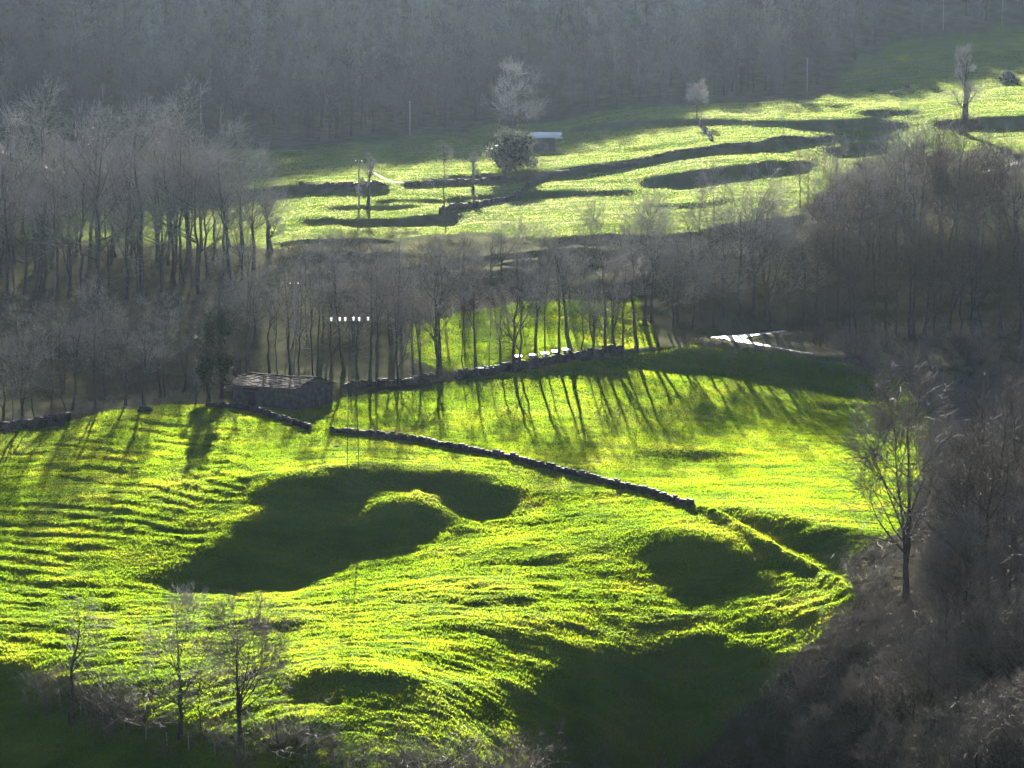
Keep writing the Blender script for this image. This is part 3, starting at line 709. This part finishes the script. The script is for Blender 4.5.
# right foreground
row(spread_us(962, 1050, 6, .4), lin((925, 520), (1050, 470)), lin((925, 95), (980, 110), (1050, 105)), ['dark'], '{} in the gully beyond the near field, {} from the field', 'trees in the gully right of the near field')
row(spread_us(950, 1060, 7, .4), lin((950, 620), (1060, 600)), lin((950, 150), (1060, 190)), ['dark'], '{} on the near right bank, {} from the field', 'trees on the near right bank', sx=1.15)
row([985, 1030], lin((960, 740), (1060, 730)), lin((960, 170), (1060, 200)), ['dark'], '{} lowest on the near right bank, {} from the field', 'lowest trees on the near right bank', sx=1.1)
row(spread_us(925, 1055, 9, .4), lin((925, 668), (1055, 640)), lin((925, 95), (1055, 150)), ['brown'], '{} halfway down the near right bank, {} from the field', 'trees halfway down the near right bank', sx=1.1)
row(spread_us(850, 1055, 12, .4), lin((850, 735), (1055, 725)), lin((850, 80), (940, 110), (1055, 170)), ['brown'], '{} low on the near right bank, {} from the field', 'trees low on the near right bank', sx=1.1)
row(spread_us(735, 1055, 13, .4), lin((735, 800), (1055, 800)), lin((735, 62), (900, 90), (1055, 140)), ['brown'], '{} at the bottom edge of the right bank, {} from the field', 'trees at the bottom edge of the right bank', sx=1.15)
# distinctive single trees
def lone(kind, u, row_, n, label, **k):
    p = hit(u, row_); return plant(kind, p, hpx(p, n), label, **k)
lone('full', 906, 600, 208, 'big bare tree with a dark trunk standing before the right edge of the bright field', v=2, rz=1.0, sx=1.0)
lone('full', 512, 150, 76, 'large misty bare tree rising behind the round bush at the meadow cabin', v=1, sx=.9)
lone('round', 697, 119, 38, 'lollipop-shaped tree with a pale round crown alone on the upper meadow', v=0, sx=1.25)
lone('pollard', 963, 134, 98, 'massive lone pollard with a thick trunk high on the right of the meadow', v=0, sx=.95)
lone('pollard', 368, 209, 62, 'pollard tree with a thick trunk beside the pole in the upper meadow', v=1, sx=.8)
lone('pollard', 473, 192, 46, 'dark stubby pollard in the middle of the upper meadow', v=2, sx=.85)
lone('young', 445, 214, 66, 'thin sparse tree at the foot of the curved meadow wall', v=0, sx=1.5)
lone('pollard', 270, 252, 72, 'dark leaning pollard at the right end of the left wood', v=1, sx=1.0)
lone('ivy', 209, 402, 96, 'ivy-clad tree just left of the stone barn, the nearer of a pair', v=0)
lone('ivy', 222, 398, 100, 'ivy-clad tree touching the left end of the stone barn', v=1)
lone('pollard', 196, 404, 34, 'short thick stump of a pollard at the left end of the field wall', v=2, sx=.7)
lone('tall', 71, 722, 118, 'gaunt bare tree at the left end of the gully hedge', v=1, sx=1.5)
lone('full', 180, 736, 128, 'pale twiggy tree in the middle of the gully hedge', v=1, sx=1.05)
lone('full', 240, 742, 128, 'bare tree with a dark forked trunk at the right end of the gully hedge', v=2, sx=1.15)
lone('young', 205, 738, 70, 'slender leaning sapling between the two larger gully hedge trees', v=1, sx=1.6)
lone('young', 783, 152, 42, 'thin dead tree standing alone on the right part of the meadow', v=2, sx=.6)
# shrubs one can tell apart
lone('shrub', 645, 226, 34, 'wide leafless shrub on the meadow edge above the wood', v=0, sx=1.2)
lone('shrub', 592, 222, 30, 'dark small shrub on the meadow edge left of the wide one', v=1)
lone('shrub', 525, 240, 26, 'leafless shrub under the curved meadow wall', v=2, sx=1.3)
lone('shrub', 912, 160, 42, 'sunlit reddish shrub below the lone thick pollard', v=0, sx=1.6)
lone('shrub', 432, 775, 56, 'round brown shrub at the bottom edge between the dark banks', v=1, sx=1.2)
lone('shrub', 500, 790, 52, 'low brown shrub at the bottom edge right of the round one', v=2, sx=1.3)
lone('shrub', 288, 628, 18, 'small brown bramble shrub beside the little shaded hollow', v=3, sx=1.3)
lone('shrub', 110, 712, 50, 'grey shrub beside the gaunt tree in the gully hedge', v=0, sx=1.3)
lone('shrub', 145, 722, 44, 'pale arching shrub in the gully hedge left of the twiggy tree', v=2, sx=1.5)
lone('shrub', 285, 752, 52, 'low twiggy shrub right of the forked gully tree', v=1, sx=1.3)
lone('shrub', 860, 588, 34, 'bramble shrub where the grassy ridge meets the gully', v=3, sx=1.2)
# rounded evergreen bush in front of the cabin
def leafy(p, rx, rz_, label, name, n=9000, size=.26):
    g = np.random.default_rng(int(abs(p[0] * 10)))
    o = empty(name, (p[0], p[1], p[2]))
    c = unit(g.normal(0, 1, (90, 3))); lob = .62 + .75 * np.clip(np.sin(c[:, :1] * 3.1 + 1) * np.cos(c[:, 1:2] * 2.7) * .6 + .45 * np.sin(c[:, 2:3] * 4 + c[:, :1] * 5), -.5, .55)
    c = c * lob * g.uniform(.4, 1.05, (90, 1)) ** .5 * np.array([rx * 1.12, rx * .8, rz_ * 1.15]) + np.array([0, 0, rz_ * .95])
    c = c[c[:, 2] > .1]
    V, F = leaves(g, c, rx * .12, size, n); V[:, 2] = np.maximum(V[:, 2], -.05)
    mesh_obj('foliage', np_mesh('foliage', V, F, [M['ever']]), o)
    b = MB()
    for k in range(5): b.bar((g.normal(0, .3), g.normal(0, .3), -.3), (g.normal(0, rx * .35), g.normal(0, rx * .3), rz_ * 1.1), .14, .05)
    b.obj('stems', M['bark'], o); return tag(o, label, 'bush')
CP0 = hit(545, 150)
pb = hit(514, 171); leafy(pb, hpx(pb, 29), hpx(pb, 20), 'big dark rounded bush hiding the left part of the meadow cabin', 'evergreen_bush')
pb = hit(1008, 82); leafy(pb, hpx(pb, 13), hpx(pb, 5), 'low dark bush in the shaded pasture below the far forest', 'evergreen_bush', 1500)
pb = hit(237, 384); leafy(pb, hpx(pb, 6), hpx(pb, 22), 'narrow dark evergreen behind the left half of the barn roof', 'evergreen_bush', 2600, .16)

# ------------------------------------------------------------------ thickets and the far forest: uncountable masses
def mass(name, protos, spots, mats, label, cat, smin, smax, wide=1.0, mi=None):
    g = np.random.default_rng(len(spots)); Vs, Fs, n = [], [], 0
    for x, y, z, s in spots:
        V, F = protos[g.integers(len(protos))]
        a = g.uniform(0, 6.28); c, sn = math.cos(a), math.sin(a); k = s * g.uniform(smin, smax); kw = k * wide
        W_ = np.empty_like(V); W_[:, 0] = (V[:, 0] * c - V[:, 1] * sn) * kw + x; W_[:, 1] = (V[:, 0] * sn + V[:, 1] * c) * kw + y; W_[:, 2] = V[:, 2] * k + z
        Vs.append(W_.astype(np.float32)); Fs.append(F + n); n += len(V)
    return tag(mesh_obj(name, np_mesh(name, np.vstack(Vs), np.vstack(Fs), mats)), label, cat, kind='stuff')
prot = []
for s in range(5):
    P, Rr, P2, R2, P3, R3 = shrub_arrays(800 + s, 1.0, 16, .0062, sub=4, fl=1.0)
    prot.append(stack([segs(P[:, ::3] if False else P, Rr, 3), segs(P2[:, ::2], R2[:, ::2], 3), segs(P3, R3, 3)]))
def scatter(n, ylo, yhi, tlo, thi, test, hs):
    t = rng.uniform(tlo, thi, n); Yg = np.sqrt(rng.uniform(ylo ** 2, yhi ** 2, n)); x = t * Yg
    z = coarse_z(x, Yg); g, u, v = grass_mask(x, Yg, z)
    keep = ~g & test(u, v, x, Yg); d1, _ = seg_dist(x, Yg, RA[:, :2]); d2, _ = seg_dist(x, Yg, RB[:, :2]); keep &= (d1 > 3.5) & (d2 > 3.2)
    x, Yg = x[keep], Yg[keep]; z = ground(x, Yg) if len(x) else z[keep]
    return np.stack([x, Yg, z, rng.uniform(hs[0], hs[1], len(x))], 1)
mid = scatter(3000, 285, 420, -.25, .25, lambda u, v, x, y: (u < 1100) & (u > -60) & ((vnoise(x / 9, y / 9, 3) > .02) | (u > 780) | (u < 260)), (.8, 2.4))
mass('thicket', prot, mid, [M['scrub']], 'brown leafless undergrowth between the trees of the middle slope', 'thicket', .7, 1.3, 1.3)
foot = scatter(900, 285, 335, .13, .26, lambda u, v, x, y: (u > 835) & (u < 1090) & (v > 330) & (v < 430), (.8, 2.0))
low = scatter(3800, 168, 303, .03, .26, lambda u, v, x, y: (u < 1090) & (v > 395) & (v < 900) & ~((u < 935) & (v < 612)), (1.1, 3.0))
mass('thicket', prot, np.vstack([low, foot]), [M['bracken']], 'grey brown leafless scrub filling the gully right of the near field', 'thicket', .7, 1.3, 1.1)
low2 = scatter(8000, 200, 300, .03, .26, lambda u, v, x, y: (u < 960) & (v > 395) & (v < 625), (.5, 1.2))
mass('thicket', prot, low2, [M['bracken']], 'low dead bracken on the gully edge beside the bright field', 'thicket', .7, 1.3, 1.5)
def bank_strip(pts, n, hs, w_):
    P = np.array([hit(*p) for p in pts]); q = rng.uniform(0, len(P) - 1, n); i = np.minimum(q.astype(int), len(P) - 2); f = (q - i)[:, None]
    c = P[i] * (1 - f) + P[i + 1] * f; x = c[:, 0] + rng.normal(0, w_, n); y = c[:, 1] + rng.normal(0, w_, n)
    return np.stack([x, y, ground(x, y), rng.uniform(*hs, n)], 1)
mass('bramble', prot, np.vstack([bank_strip([(40, 690), (130, 722), (250, 748), (380, 772)], 90, (.7, 2.0), 1.2), bank_strip([(380, 775), (470, 790), (560, 798), (700, 792)], 150, (1.0, 2.6), 1.5), bank_strip([(690, 350), (760, 350), (830, 362), (900, 376)], 90, (.6, 1.4), 1.0),
     bank_strip([(-30, 432), (30, 424), (100, 410), (190, 400)], 90, (.5, 1.5), 1.2), bank_strip([(340, 386), (440, 379), (540, 366), (620, 354)], 80, (.5, 1.2), 1.2)]), [M['bracken']], 'low dead brambles along the field edges and the gully', 'brambles', .7, 1.3, 1.3)
fp = []
for s in range(6):
    (tv, tf), (cv, cf, _n), P1, pts = make_tree(900 + s, 13, .16, fork=.12, n1=11, len1=.30, ang1=(20, 55), c=(5, 4, 1), fork2=s % 2 == 0, twigs=False, tw=.045)
    fp.append(stack([(tv, tf), (cv, cf)]))
nf = 2700
t = rng.uniform(-.27, .27, nf); Yf = np.sqrt(rng.uniform(500 ** 2, 735 ** 2, nf)); xf = t * Yf; zf = coarse_z(xf, Yf); uf, vf = rows(xf, Yf, zf)
edge = np.interp(uf, [-90, 0, 300, 430, 560, 640, 700, 780, 830, 860, 900, 1000, 1090], [150, 152, 146, 132, 112, 104, 100, 96, 84, 56, 36, 25, 22])
kf = vf < edge - 1
sp = np.stack([xf, Yf, zf - .3, rng.uniform(.85, 1.35, nf)], 1)[kf]
mass('far_forest', fp, sp, [M['far_wood']], 'misty leafless forest covering the far shaded slope', 'forest', .8, 1.25)

# ------------------------------------------------------------------ dry stone walls
def wall(pts, h, th, label, ds=.38, m='moss_stone', rough=.22):
    P = np.array([hit(*p) for p in pts]); L = np.concatenate([[0], np.cumsum(np.linalg.norm(np.diff(P[:, :2], axis=0), axis=1))])
    b = MB(); s = 0.0; g = np.random.default_rng(int(L[-1] * 10))
    while s < L[-1]:
        l = ds * g.uniform(.7, 1.5); x = np.interp(s + l / 2, L, P[:, 0]); y = np.interp(s + l / 2, L, P[:, 1])
        dx = np.interp(s + l, L, P[:, 0]) - np.interp(s, L, P[:, 0]); dy = np.interp(s + l, L, P[:, 1]) - np.interp(s, L, P[:, 1])
        a = math.atan2(dy, dx); z = gz(x, y); hh = h * g.uniform(.75, 1.12) * (1 - .25 * (g.random() < .08)); zz = -.25
        k = 0
        while zz < hh:
            c = min(g.uniform(.16, .34), hh - zz + .12)
            b.box((x + g.normal(0, .04), y + g.normal(0, .04), z + zz + c / 2), (l * .99, th * g.uniform(.8, 1.15) * (1 - .12 * k), c * .985), a + g.normal(0, .06), rough * .4); zz += c; k += 1
        s += l
    o = b.obj('dry_stone_wall', M[m]); return tag(o, label, 'wall')
wall([(206,407),(228,408),(248,411),(262,415),(285,422),(309,430)], .6, .5, 'short dark dry stone wall running down from the barn to the gap')
wall([(331,433),(352,435),(385,438),(420,443),(445,448),(490,456),(535,466),(575,475),(610,485),(650,495),(692,507)], .6, .55, 'long dark dry stone wall crossing the bright near field')
wall([(340,389),(380,387),(410,385),(437,380)], .9, .7, 'dark stone wall on the field edge beyond the lattice tower')
wall([(455,378),(480,375),(520,368),(560,362),(600,355),(622,352)], .9, .7, 'dark stone wall on the field edge carrying white-topped boxes')
wall([(-40,434),(0,430),(40,424),(70,420)], .8, .7, 'dark stone wall at the far left edge of the near hill')
wall([(440,214),(470,209),(500,203),(522,194),(537,184),(548,174)], .95, .7, 'curved dark stone wall climbing to the meadow cabin', .8)
wall([(300,185),(345,187),(387,189)], .6, .6, 'dark terrace wall at the left of the upper meadow', .6)
wall([(405,187),(445,183),(490,179),(548,174)], .6, .6, 'dark terrace wall running left from the meadow cabin', .6)
wall([(556,174),(600,167),(650,160),(700,150),(760,145),(830,138)], .5, .6, 'long dark terrace wall running right from the meadow cabin', .6)
wall([(700,123),(705,131),(712,142)], .9, .7, 'short thin dark strip standing in for the shadow of the lollipop tree', .7)  # added strip of stones in place of the tree's cast shadow

# ------------------------------------------------------------------ stone barn
C0 = hit(297, 411); TH = rad(33)
barn = tag(empty('stone_barn', (C0[0], C0[1], C0[2]), math.pi - TH), 'low old stone barn with a sagging slab roof at the hilltop field corner', 'barn')
BL, BW, BE, BR, T = 9.8, 7.0, 2.65, 3.55, .6          # local x runs along the long wall (left and away), local -y across
def jitter_grid(me, amt):
    for v in me.vertices: v.co += Vector(rng.uniform(-amt, amt, 3))
b = MB()
def wbox(x0, x1, y0, y1, z0, z1): b.box(((x0+x1)/2, (y0+y1)/2, (z0+z1)/2), (x1-x0, y1-y0, z1-z0))
# long front wall in rough courses, with a doorway between x = 6.4 and 7.7
def courses(fn):
    z = -.8
    while z < BE - .01:
        c = min(rng.uniform(.24, .36), BE - z); fn(z, z + c); z += c
def run(x0, x1, z0, z1, y0, y1, axis):
    s = x0
    while s < x1 - .01:
        l = min(rng.uniform(.35, .8), x1 - s)
        if x1 - s - l < .15: l = x1 - s
        d = rng.uniform(0, .05)
        if axis == 'x': b.box((s + l/2, (y0+y1)/2 + d, (z0+z1)/2), (l * .992, y1 - y0, (z1-z0) * .99))
        else: b.box(((y0+y1)/2 + d - .03, s + l/2, (z0+z1)/2), (y1 - y0, l * .992, (z1-z0) * .99))
        s += l
# local y is negative towards the back because the barn frame is turned by 180 degrees minus the angle
def front(z0, z1):
    if z1 <= 2.05: run(0, 6.4, z0, z1, -T, 0, 'x'); run(7.7, BL, z0, z1, -T, 0, 'x')
    else: run(0, BL, z0, z1, -T, 0, 'x')
courses(front); courses(lambda a, c: run(0, BL, a, c, -BW, -BW + T, 'x'))
courses(lambda a, c: run(-BW + T + .003, -T - .003, a, c, 0, T, 'y')); courses(lambda a, c: run(-BW + T + .003, -T - .003, a, c, BL - T, BL, 'y'))
for x0 in (0, BL - T):
    z = BE
    while z < BR - .25:
        c = .3; k = (z + c - BE) / (BR - BE); hw = BW / 2 * (1 - k)
        if hw > .2: run(-BW/2 - hw, -BW/2 + hw, z, z + c, x0, x0 + T, 'y')
        z += c
wo = b.obj('wall', M['stone'], barn)
b = MB()
for side in (0, 1):
    sl = math.hypot(BW/2 + .3, BR - BE + .12); nrow = 9
    for r in range(nrow + 1):
        x = -.3
        while x < BL + .3:
            l = rng.uniform(.45, .95); q = r / nrow
            sag = -.10 * math.sin(math.pi * np.clip(x / BL, 0, 1)) * (.4 + q)
            yy = (.3 - (BW/2 + .3) * q) if side == 0 else (-BW - .3 + (BW/2 + .3) * q)
            zz = BE - .02 + (BR - BE + .14) * q + sag + rng.uniform(-.02, .05)
            al = math.atan2(BR - BE + .12, BW/2 + .3)
            b.box((x + l/2, yy, zz + .06), (l * .97, sl / nrow * rng.uniform(1.15, 1.5), .07), 0, .05, (-al + .12 if side == 0 else al - .12, rng.normal(0, .02)))
            x += l
x = -.2
while x < BL + .2:
    l = rng.uniform(.4, .7); b.box((x + l/2, -BW/2, BR + .16 - .1 * math.sin(math.pi * np.clip(x / BL, 0, 1)) * 1.4), (l * .95, .5, .12), rng.normal(0, .1), .06); x += l
b.obj('roof', M['slab'], barn)
b = MB(); b.box((7.05, -.25, .9), (1.28, .07, 2.25))
for k in range(4): b.box((6.6 + .3 * k, -.205, .9), (.04, .02, 2.2))
b.obj('door', M['dark_wood'], barn)
b = MB(); b.box((7.05, .02, 2.2), (2.0, .34, .26), 0, .03); b.obj('lintel', M['slab'], barn)

# ------------------------------------------------------------------ lattice tower with a crossarm
PB = hit(353, 464); th_ = hpx(PB, 143)
tow = tag(empty('lattice_tower', (PB[0], PB[1], PB[2]), rad(4)), 'thin steel lattice tower with six white insulators in front of the barn trees', 'power tower')
def side_at(z): return .62 - .40 * z / th_
for sx_, sy_ in ((-1, -1), (1, -1), (1, 1), (-1, 1)):
    b = MB(); b.bar((sx_ * side_at(-.5), sy_ * side_at(-.5), -.5), (sx_ * side_at(th_), sy_ * side_at(th_), th_), .05, .04); b.obj('leg', M['steel'], tow)
b = MB(); z = .3; k = 0
while z < th_ - .8:
    z2 = min(z + 2.2 * side_at(z) + .35, th_ - .2)
    for f in range(4):
        c = [(-1, -1), (1, -1), (1, 1), (-1, 1)]; p, q = c[f], c[(f + 1) % 4]
        if k % 2: p, q = q, p
        b.bar((p[0] * side_at(z), p[1] * side_at(z), z), (q[0] * side_at(z2), q[1] * side_at(z2), z2), .022)
    z = z2; k += 1
b.obj('bracing', M['steel'], tow)
arm = hpx(PB, 21)
b = MB()
for y in (-.2, .2):
    b.bar((-arm, y * .6, th_ - .15), (arm, y * .6, th_ - .15), .035); 
    b.bar((-arm * .85, y * .5, th_ - .2), (0, y, th_ - 2.2), .04); b.bar((arm * .85, y * .5, th_ - .2), (0, y, th_ - 2.2), .04)
    b.bar((-arm * .45, y * .5, th_ - .2), (0, y, th_ - 2.2), .03); b.bar((arm * .45, y * .5, th_ - .2), (0, y, th_ - 2.2), .03)
b.obj('crossarm', M['steel'], tow)
for xx, dz in ((-.98, -.15), (-.58, 0), (-.32, -.05), (.07, .05), (.34, -.05), (.76, .05)):
    b = MB()
    for j, (ra, rb) in enumerate(((.04, .12), (.12, .11), (.05, .15), (.15, .10))):
        z0 = .02 + j * .1; b.bar((0, 0, z0), (0, 0, z0 + .1), ra, rb, 10)
    b.obj('insulator', M['glaze'], tow, (xx * arm, 0, th_ - .1 + dz * .8 if dz > 0 else th_ - .1), True)

# ------------------------------------------------------------------ poles
def pole(u, v, n, label, arm_=True, pale=True, r=.11, group=None):
    r *= .75
    p = hit(u, v); h = hpx(p, n); o = tag(empty('utility_pole', (p[0], p[1], p[2])), label, 'pole', group)
    b = MB(); b.bar((0, 0, -.5), (0, 0, h), r * 1.2, r * .75, 8); b.obj('shaft', M['post'] if pale else M['bark'], o)
    if arm_:
        b = MB(); b.box((0, .14, h - .35), (1.3, .1, .12)); b.obj('crossarm', M['wood'], o)
        for x in (-.5, 0, .5):
            b = MB(); b.bar((0, 0, 0), (0, 0, .22), .06, .05, 8); b.obj('insulator', M['glaze'], o, (x, .14, h - .285))
    return o
pole(295, 384, 102, 'tall thin pole with a pale tip behind the barn roof', r=.1)
pole(359, 208, 48, 'straight pole beside the thick pollard in the upper meadow', r=.17)
pole(807, 91, 32, 'pale pole at the forest edge above the right of the meadow', r=.16, pale=True, arm_=False)
pole(943, 31, 32, 'pale pole high in the forest above the lone thick pollard', r=.16, arm_=False)
pole(1002, 27, 26, 'short pale pole at the forest edge in the top right corner', r=.16, arm_=False)
pole(201, 124, 40, 'pale pole sticking up behind the crowns of the left wood', r=.18, arm_=False)
pole(410, 135, 34, 'pale pole at the forest edge left of the large misty tree', r=.16, arm_=False)

# ------------------------------------------------------------------ white-topped boxes on the wall
pts = [(518, 365.5, 'leftmost'), (533, 364, 'second from the left'), (545, 363, 'third from the left'), (556, 361, 'fourth from the left'), (566.5, 359.5, 'rightmost')]
for u, v, word in pts:
    p = hit(u, v); p[1] += .9; p[2] = gz(p[0], p[1]) - .3
    o = tag(empty('beehive', (p[0], p[1], p[2]), R.uniform(-.2, .2)), f'small white-topped box behind the field wall, {word} of five', 'beehive', 'white-topped boxes along the field wall')
    b = MB(); b.box((0, 0, .62), (.72, .62, .62)); b.box((0, 0, 1.035), (.74, .64, .2)); b.obj('body', M['box'], o)
    b = MB(); b.box((0, 0, 1.2), (.98, .84, .11), 0, .015, (.12, 0)); b.obj('lid', M['white'], o)
    for x, y in ((-.3, -.25), (.3, -.25), (.3, .25), (-.3, .25)):
        b = MB(); b.box((x, y, .15), (.08, .08, .3)); b.obj('leg', M['wood'], o)
p = hit(482, 374); o = tag(empty('water_trough', (p[0], p[1], p[2] + .1), .1), 'long pale-topped trough at the left end of the box wall', 'trough')
b = MB(); b.box((0, 0, .3), (1.5, .55, .6)); b.obj('basin', M['stone'], o)
b = MB(); b.box((0, .24, .66), (1.6, .1, .1)); b.box((0, -.24, .66), (1.6, .1, .1)); b.box((-.75, 0, .66), (.1, .37, .1)); b.box((.75, 0, .66), (.1, .37, .1)); b.obj('rim', M['white'], o)
b = MB(); b.box((0, 0, .615), (1.4, .38, .02)); b.obj('water', mat('trough_water', (.2, .22, .25), rough=.05, spec=.8), o)

# ------------------------------------------------------------------ meadow cabin half hidden by the bush
p = hit(552, 152); cab = tag(empty('meadow_cabin', (p[0], p[1] + 4.0, gz(p[0], p[1] + 4)), rad(-4)), 'small stone meadow cabin with a bright roof half hidden by the bush', 'cabin')
b = MB(); z = -1.5
while z < 2.2:
    c = .35
    for y in (-2.4, 2.4):
        x = -3.6
        while x < .8:
            l = min(rng.uniform(.5, 1.0), .8 - x); b.box((x + l/2, y, z + c/2), (l * .99, .5, c * .985), 0, .02); x += l
    for x in (-3.35, .55):
        y = -2.14
        while y < 2.14:
            l = min(rng.uniform(.5, 1.0), 2.14 - y); b.box((x, y + l/2, z + c/2), (.5, l * .99, c * .985), 0, .02); y += l
    z += c
b.obj('wall', M['stone'], cab)
b = MB()
for side in (-1, 1):
    for r in range(5):
        x = -4.0
        while x < 1.2:
            l = rng.uniform(.7, 1.2); q = (r + .5) / 5
            b.box((x + l/2, side * 2.9 * (1 - q), 2.25 + 1.15 * q + rng.uniform(0, .05)), (l * .98, .8, .07), 0, .04, (side * -.38 * (-1) if side < 0 else -.38, 0)); x += l
b.obj('roof', M['sheet'], cab)
b = MB(); b.box((-.9, -2.67, .5), (.9, .06, 1.7)); b.obj('door', M['wood'], cab)

# ------------------------------------------------------------------ cattle in the shaded pasture
def cow(u, v, h, label, lying=False, rz=0):
    p = hit(u, v); o = tag(empty('cow', (p[0], p[1], p[2] - (.38 if lying else 0)), rz), label, 'cow', None)
    k = h / 1.45
    V = [(0, 0, 1.12), (.55, 0, 1.12), (-.62, 0, 1.10), (.85, 0, 1.25), (1.15, 0, 1.32), (1.42, 0, 1.12), (-.82, 0, 1.12), (-.93, 0, .7)]
    Rr = [.34, .33, .33, .22, .16, .10, .08, .035]; E = [(0, 1), (0, 2), (1, 3), (3, 4), (4, 5), (2, 6), (6, 7)]
    for x, par in ((.52, 1), (-.6, 2)):
        for y in (-.2, .2):
            i = len(V)
            if lying: V += [(x, y * 1.5, .72), (x + .3, y * 1.9, .5), (x + .05, y * 1.9, .45)]
            elif x < 0: V += [(x - .02, y, .78), (x - .14, y, .45), (x - .06, y, .03)]
            else: V += [(x, y, .75), (x + .02, y, .42), (x, y, .03)]
            Rr += [.15, .07, .06]; E += [(par, i), (i, i + 1), (i + 1, i + 2)]
    for y in (-1, 1):
        i = len(V); V.append((1.12, y * .22, 1.40)); Rr.append(.04); E.append((4, i))
    me = bpy.data.meshes.new('body'); me.from_pydata([tuple(c * k for c in q) for q in V], E, []); me.materials.append(M['hide'])
    b_ = mesh_obj('body', me, o); mo = b_.modifiers.new('skin', 'SKIN'); b_.modifiers.new('sub', 'SUBSURF').levels = 1; b_.modifiers['sub'].render_levels = 1
    for d, r in zip(me.skin_vertices[0].data, Rr): d.radius = (r * k, r * k)
    me.skin_vertices[0].data[0].use_root = True
    for y in (-1, 1):
        hb = MB(); hb.bar((1.17 * k, y * .1 * k, 1.45 * k), (1.2 * k, y * .26 * k, 1.62 * k), .03 * k, .01 * k); hb.obj('horn', M['post'], o)
    return o
cow(907, 91, 1.5, 'dark cow standing alone in the shaded pasture below the forest', rz=rad(60))
cow(893, 95.5, 1.4, 'dark cow lying down beside the standing one', True, rz=rad(10))

# ------------------------------------------------------------------ boulders, fences
def boulder(u, v, s, label, m='stone'):
    p = hit(u, v); g = np.random.default_rng(int(u)); b = MB(); 
    me = bpy.data.meshes.new('boulder'); import bmesh
    bm = bmesh.new(); bmesh.ops.create_icosphere(bm, subdivisions=3, radius=1)
    for q in bm.verts:
        n_ = .75 + .5 * (float(fbm(np.array([q.co.x * 1.3 + u]), np.array([q.co.y * 1.3 + q.co.z]), 5, 3)[0]) + .2); q.co = Vector((q.co.x * s * 1.4, q.co.y * s, q.co.z * s * .7)) * n_
    bm.to_mesh(me); bm.free(); me.materials.append(M[m]); o = mesh_obj('boulder', me, None, (p[0], p[1], p[2] + s * .2)); return tag(o, label, 'boulder')
boulder(146, 411, .8, 'pale boulder under the trees on the near hill edge', 'slab')
boulder(336, 447, .25, 'small dark stone lying below the start of the long field wall', 'moss_stone')
boulder(345, 261, 1.5, 'pale rock outcrop on the wooded slope below the upper meadow', 'slab')
boulder(440, 275, 1.0, 'pale flat rock on the wooded slope right of the outcrop', 'slab')
def fence(pts, n, h, label):
    P = np.array([hit(*p) for p in pts]); o = tag(empty('wire_fence', tuple(P[0])), label, 'fence'); off = P[0]; tops = []
    for k in range(n):
        q = k / (n - 1) * (len(P) - 1); i = min(int(q), len(P) - 2); c = P[i] * (1 - q + i) + P[i + 1] * (q - i); z = gz(c[0], c[1]); hh = h * R.uniform(.85, 1.1)
        b = MB(); a = np.array([c[0], c[1], z]) - off; b.bar(a - [0, 0, .3], a + [R.uniform(-.06, .06), 0, hh], .055, .045); b.obj('post', M['post'], o); tops.append(a + [0, 0, hh])
    b = MB()
    for d in (.12, .5):
        for i in range(n - 1): b.bar(tops[i] - [0, 0, d], tops[i + 1] - [0, 0, d], .008, k=4)
    b.obj('wire', M['steel'], o)
fence([(60, 705), (130, 735), (200, 752), (300, 765), (390, 778)], 14, 1.1, 'wire fence with pale posts along the bottom of the gully hedge')
fence([(560, 236), (610, 233), (660, 236), (720, 228)], 12, 1.2, 'wire fence with thin posts along the lower edge of the meadow')


# ------------------------------------------------------------------ haze
hz = MB(); hz.box((0, 470, 32), (2300, 1300, 200)); ho = hz.obj('haze', None)
ho.data.materials.clear()
hm = bpy.data.materials.new('haze_air'); hm.use_nodes = True; n = hm.node_tree.nodes
n.remove(n['Principled BSDF']); pv = n.new('ShaderNodeVolumePrincipled')
pv.inputs['Color'].default_value = (.45, .573, .70, 1); pv.inputs['Density'].default_value = HAZE_DENSITY; pv.inputs['Anisotropy'].default_value = 0.82
hm.node_tree.links.new(pv.outputs[0], n['Material Output'].inputs['Volume'])
ho.data.materials.append(hm); tag(ho, kind='stuff')
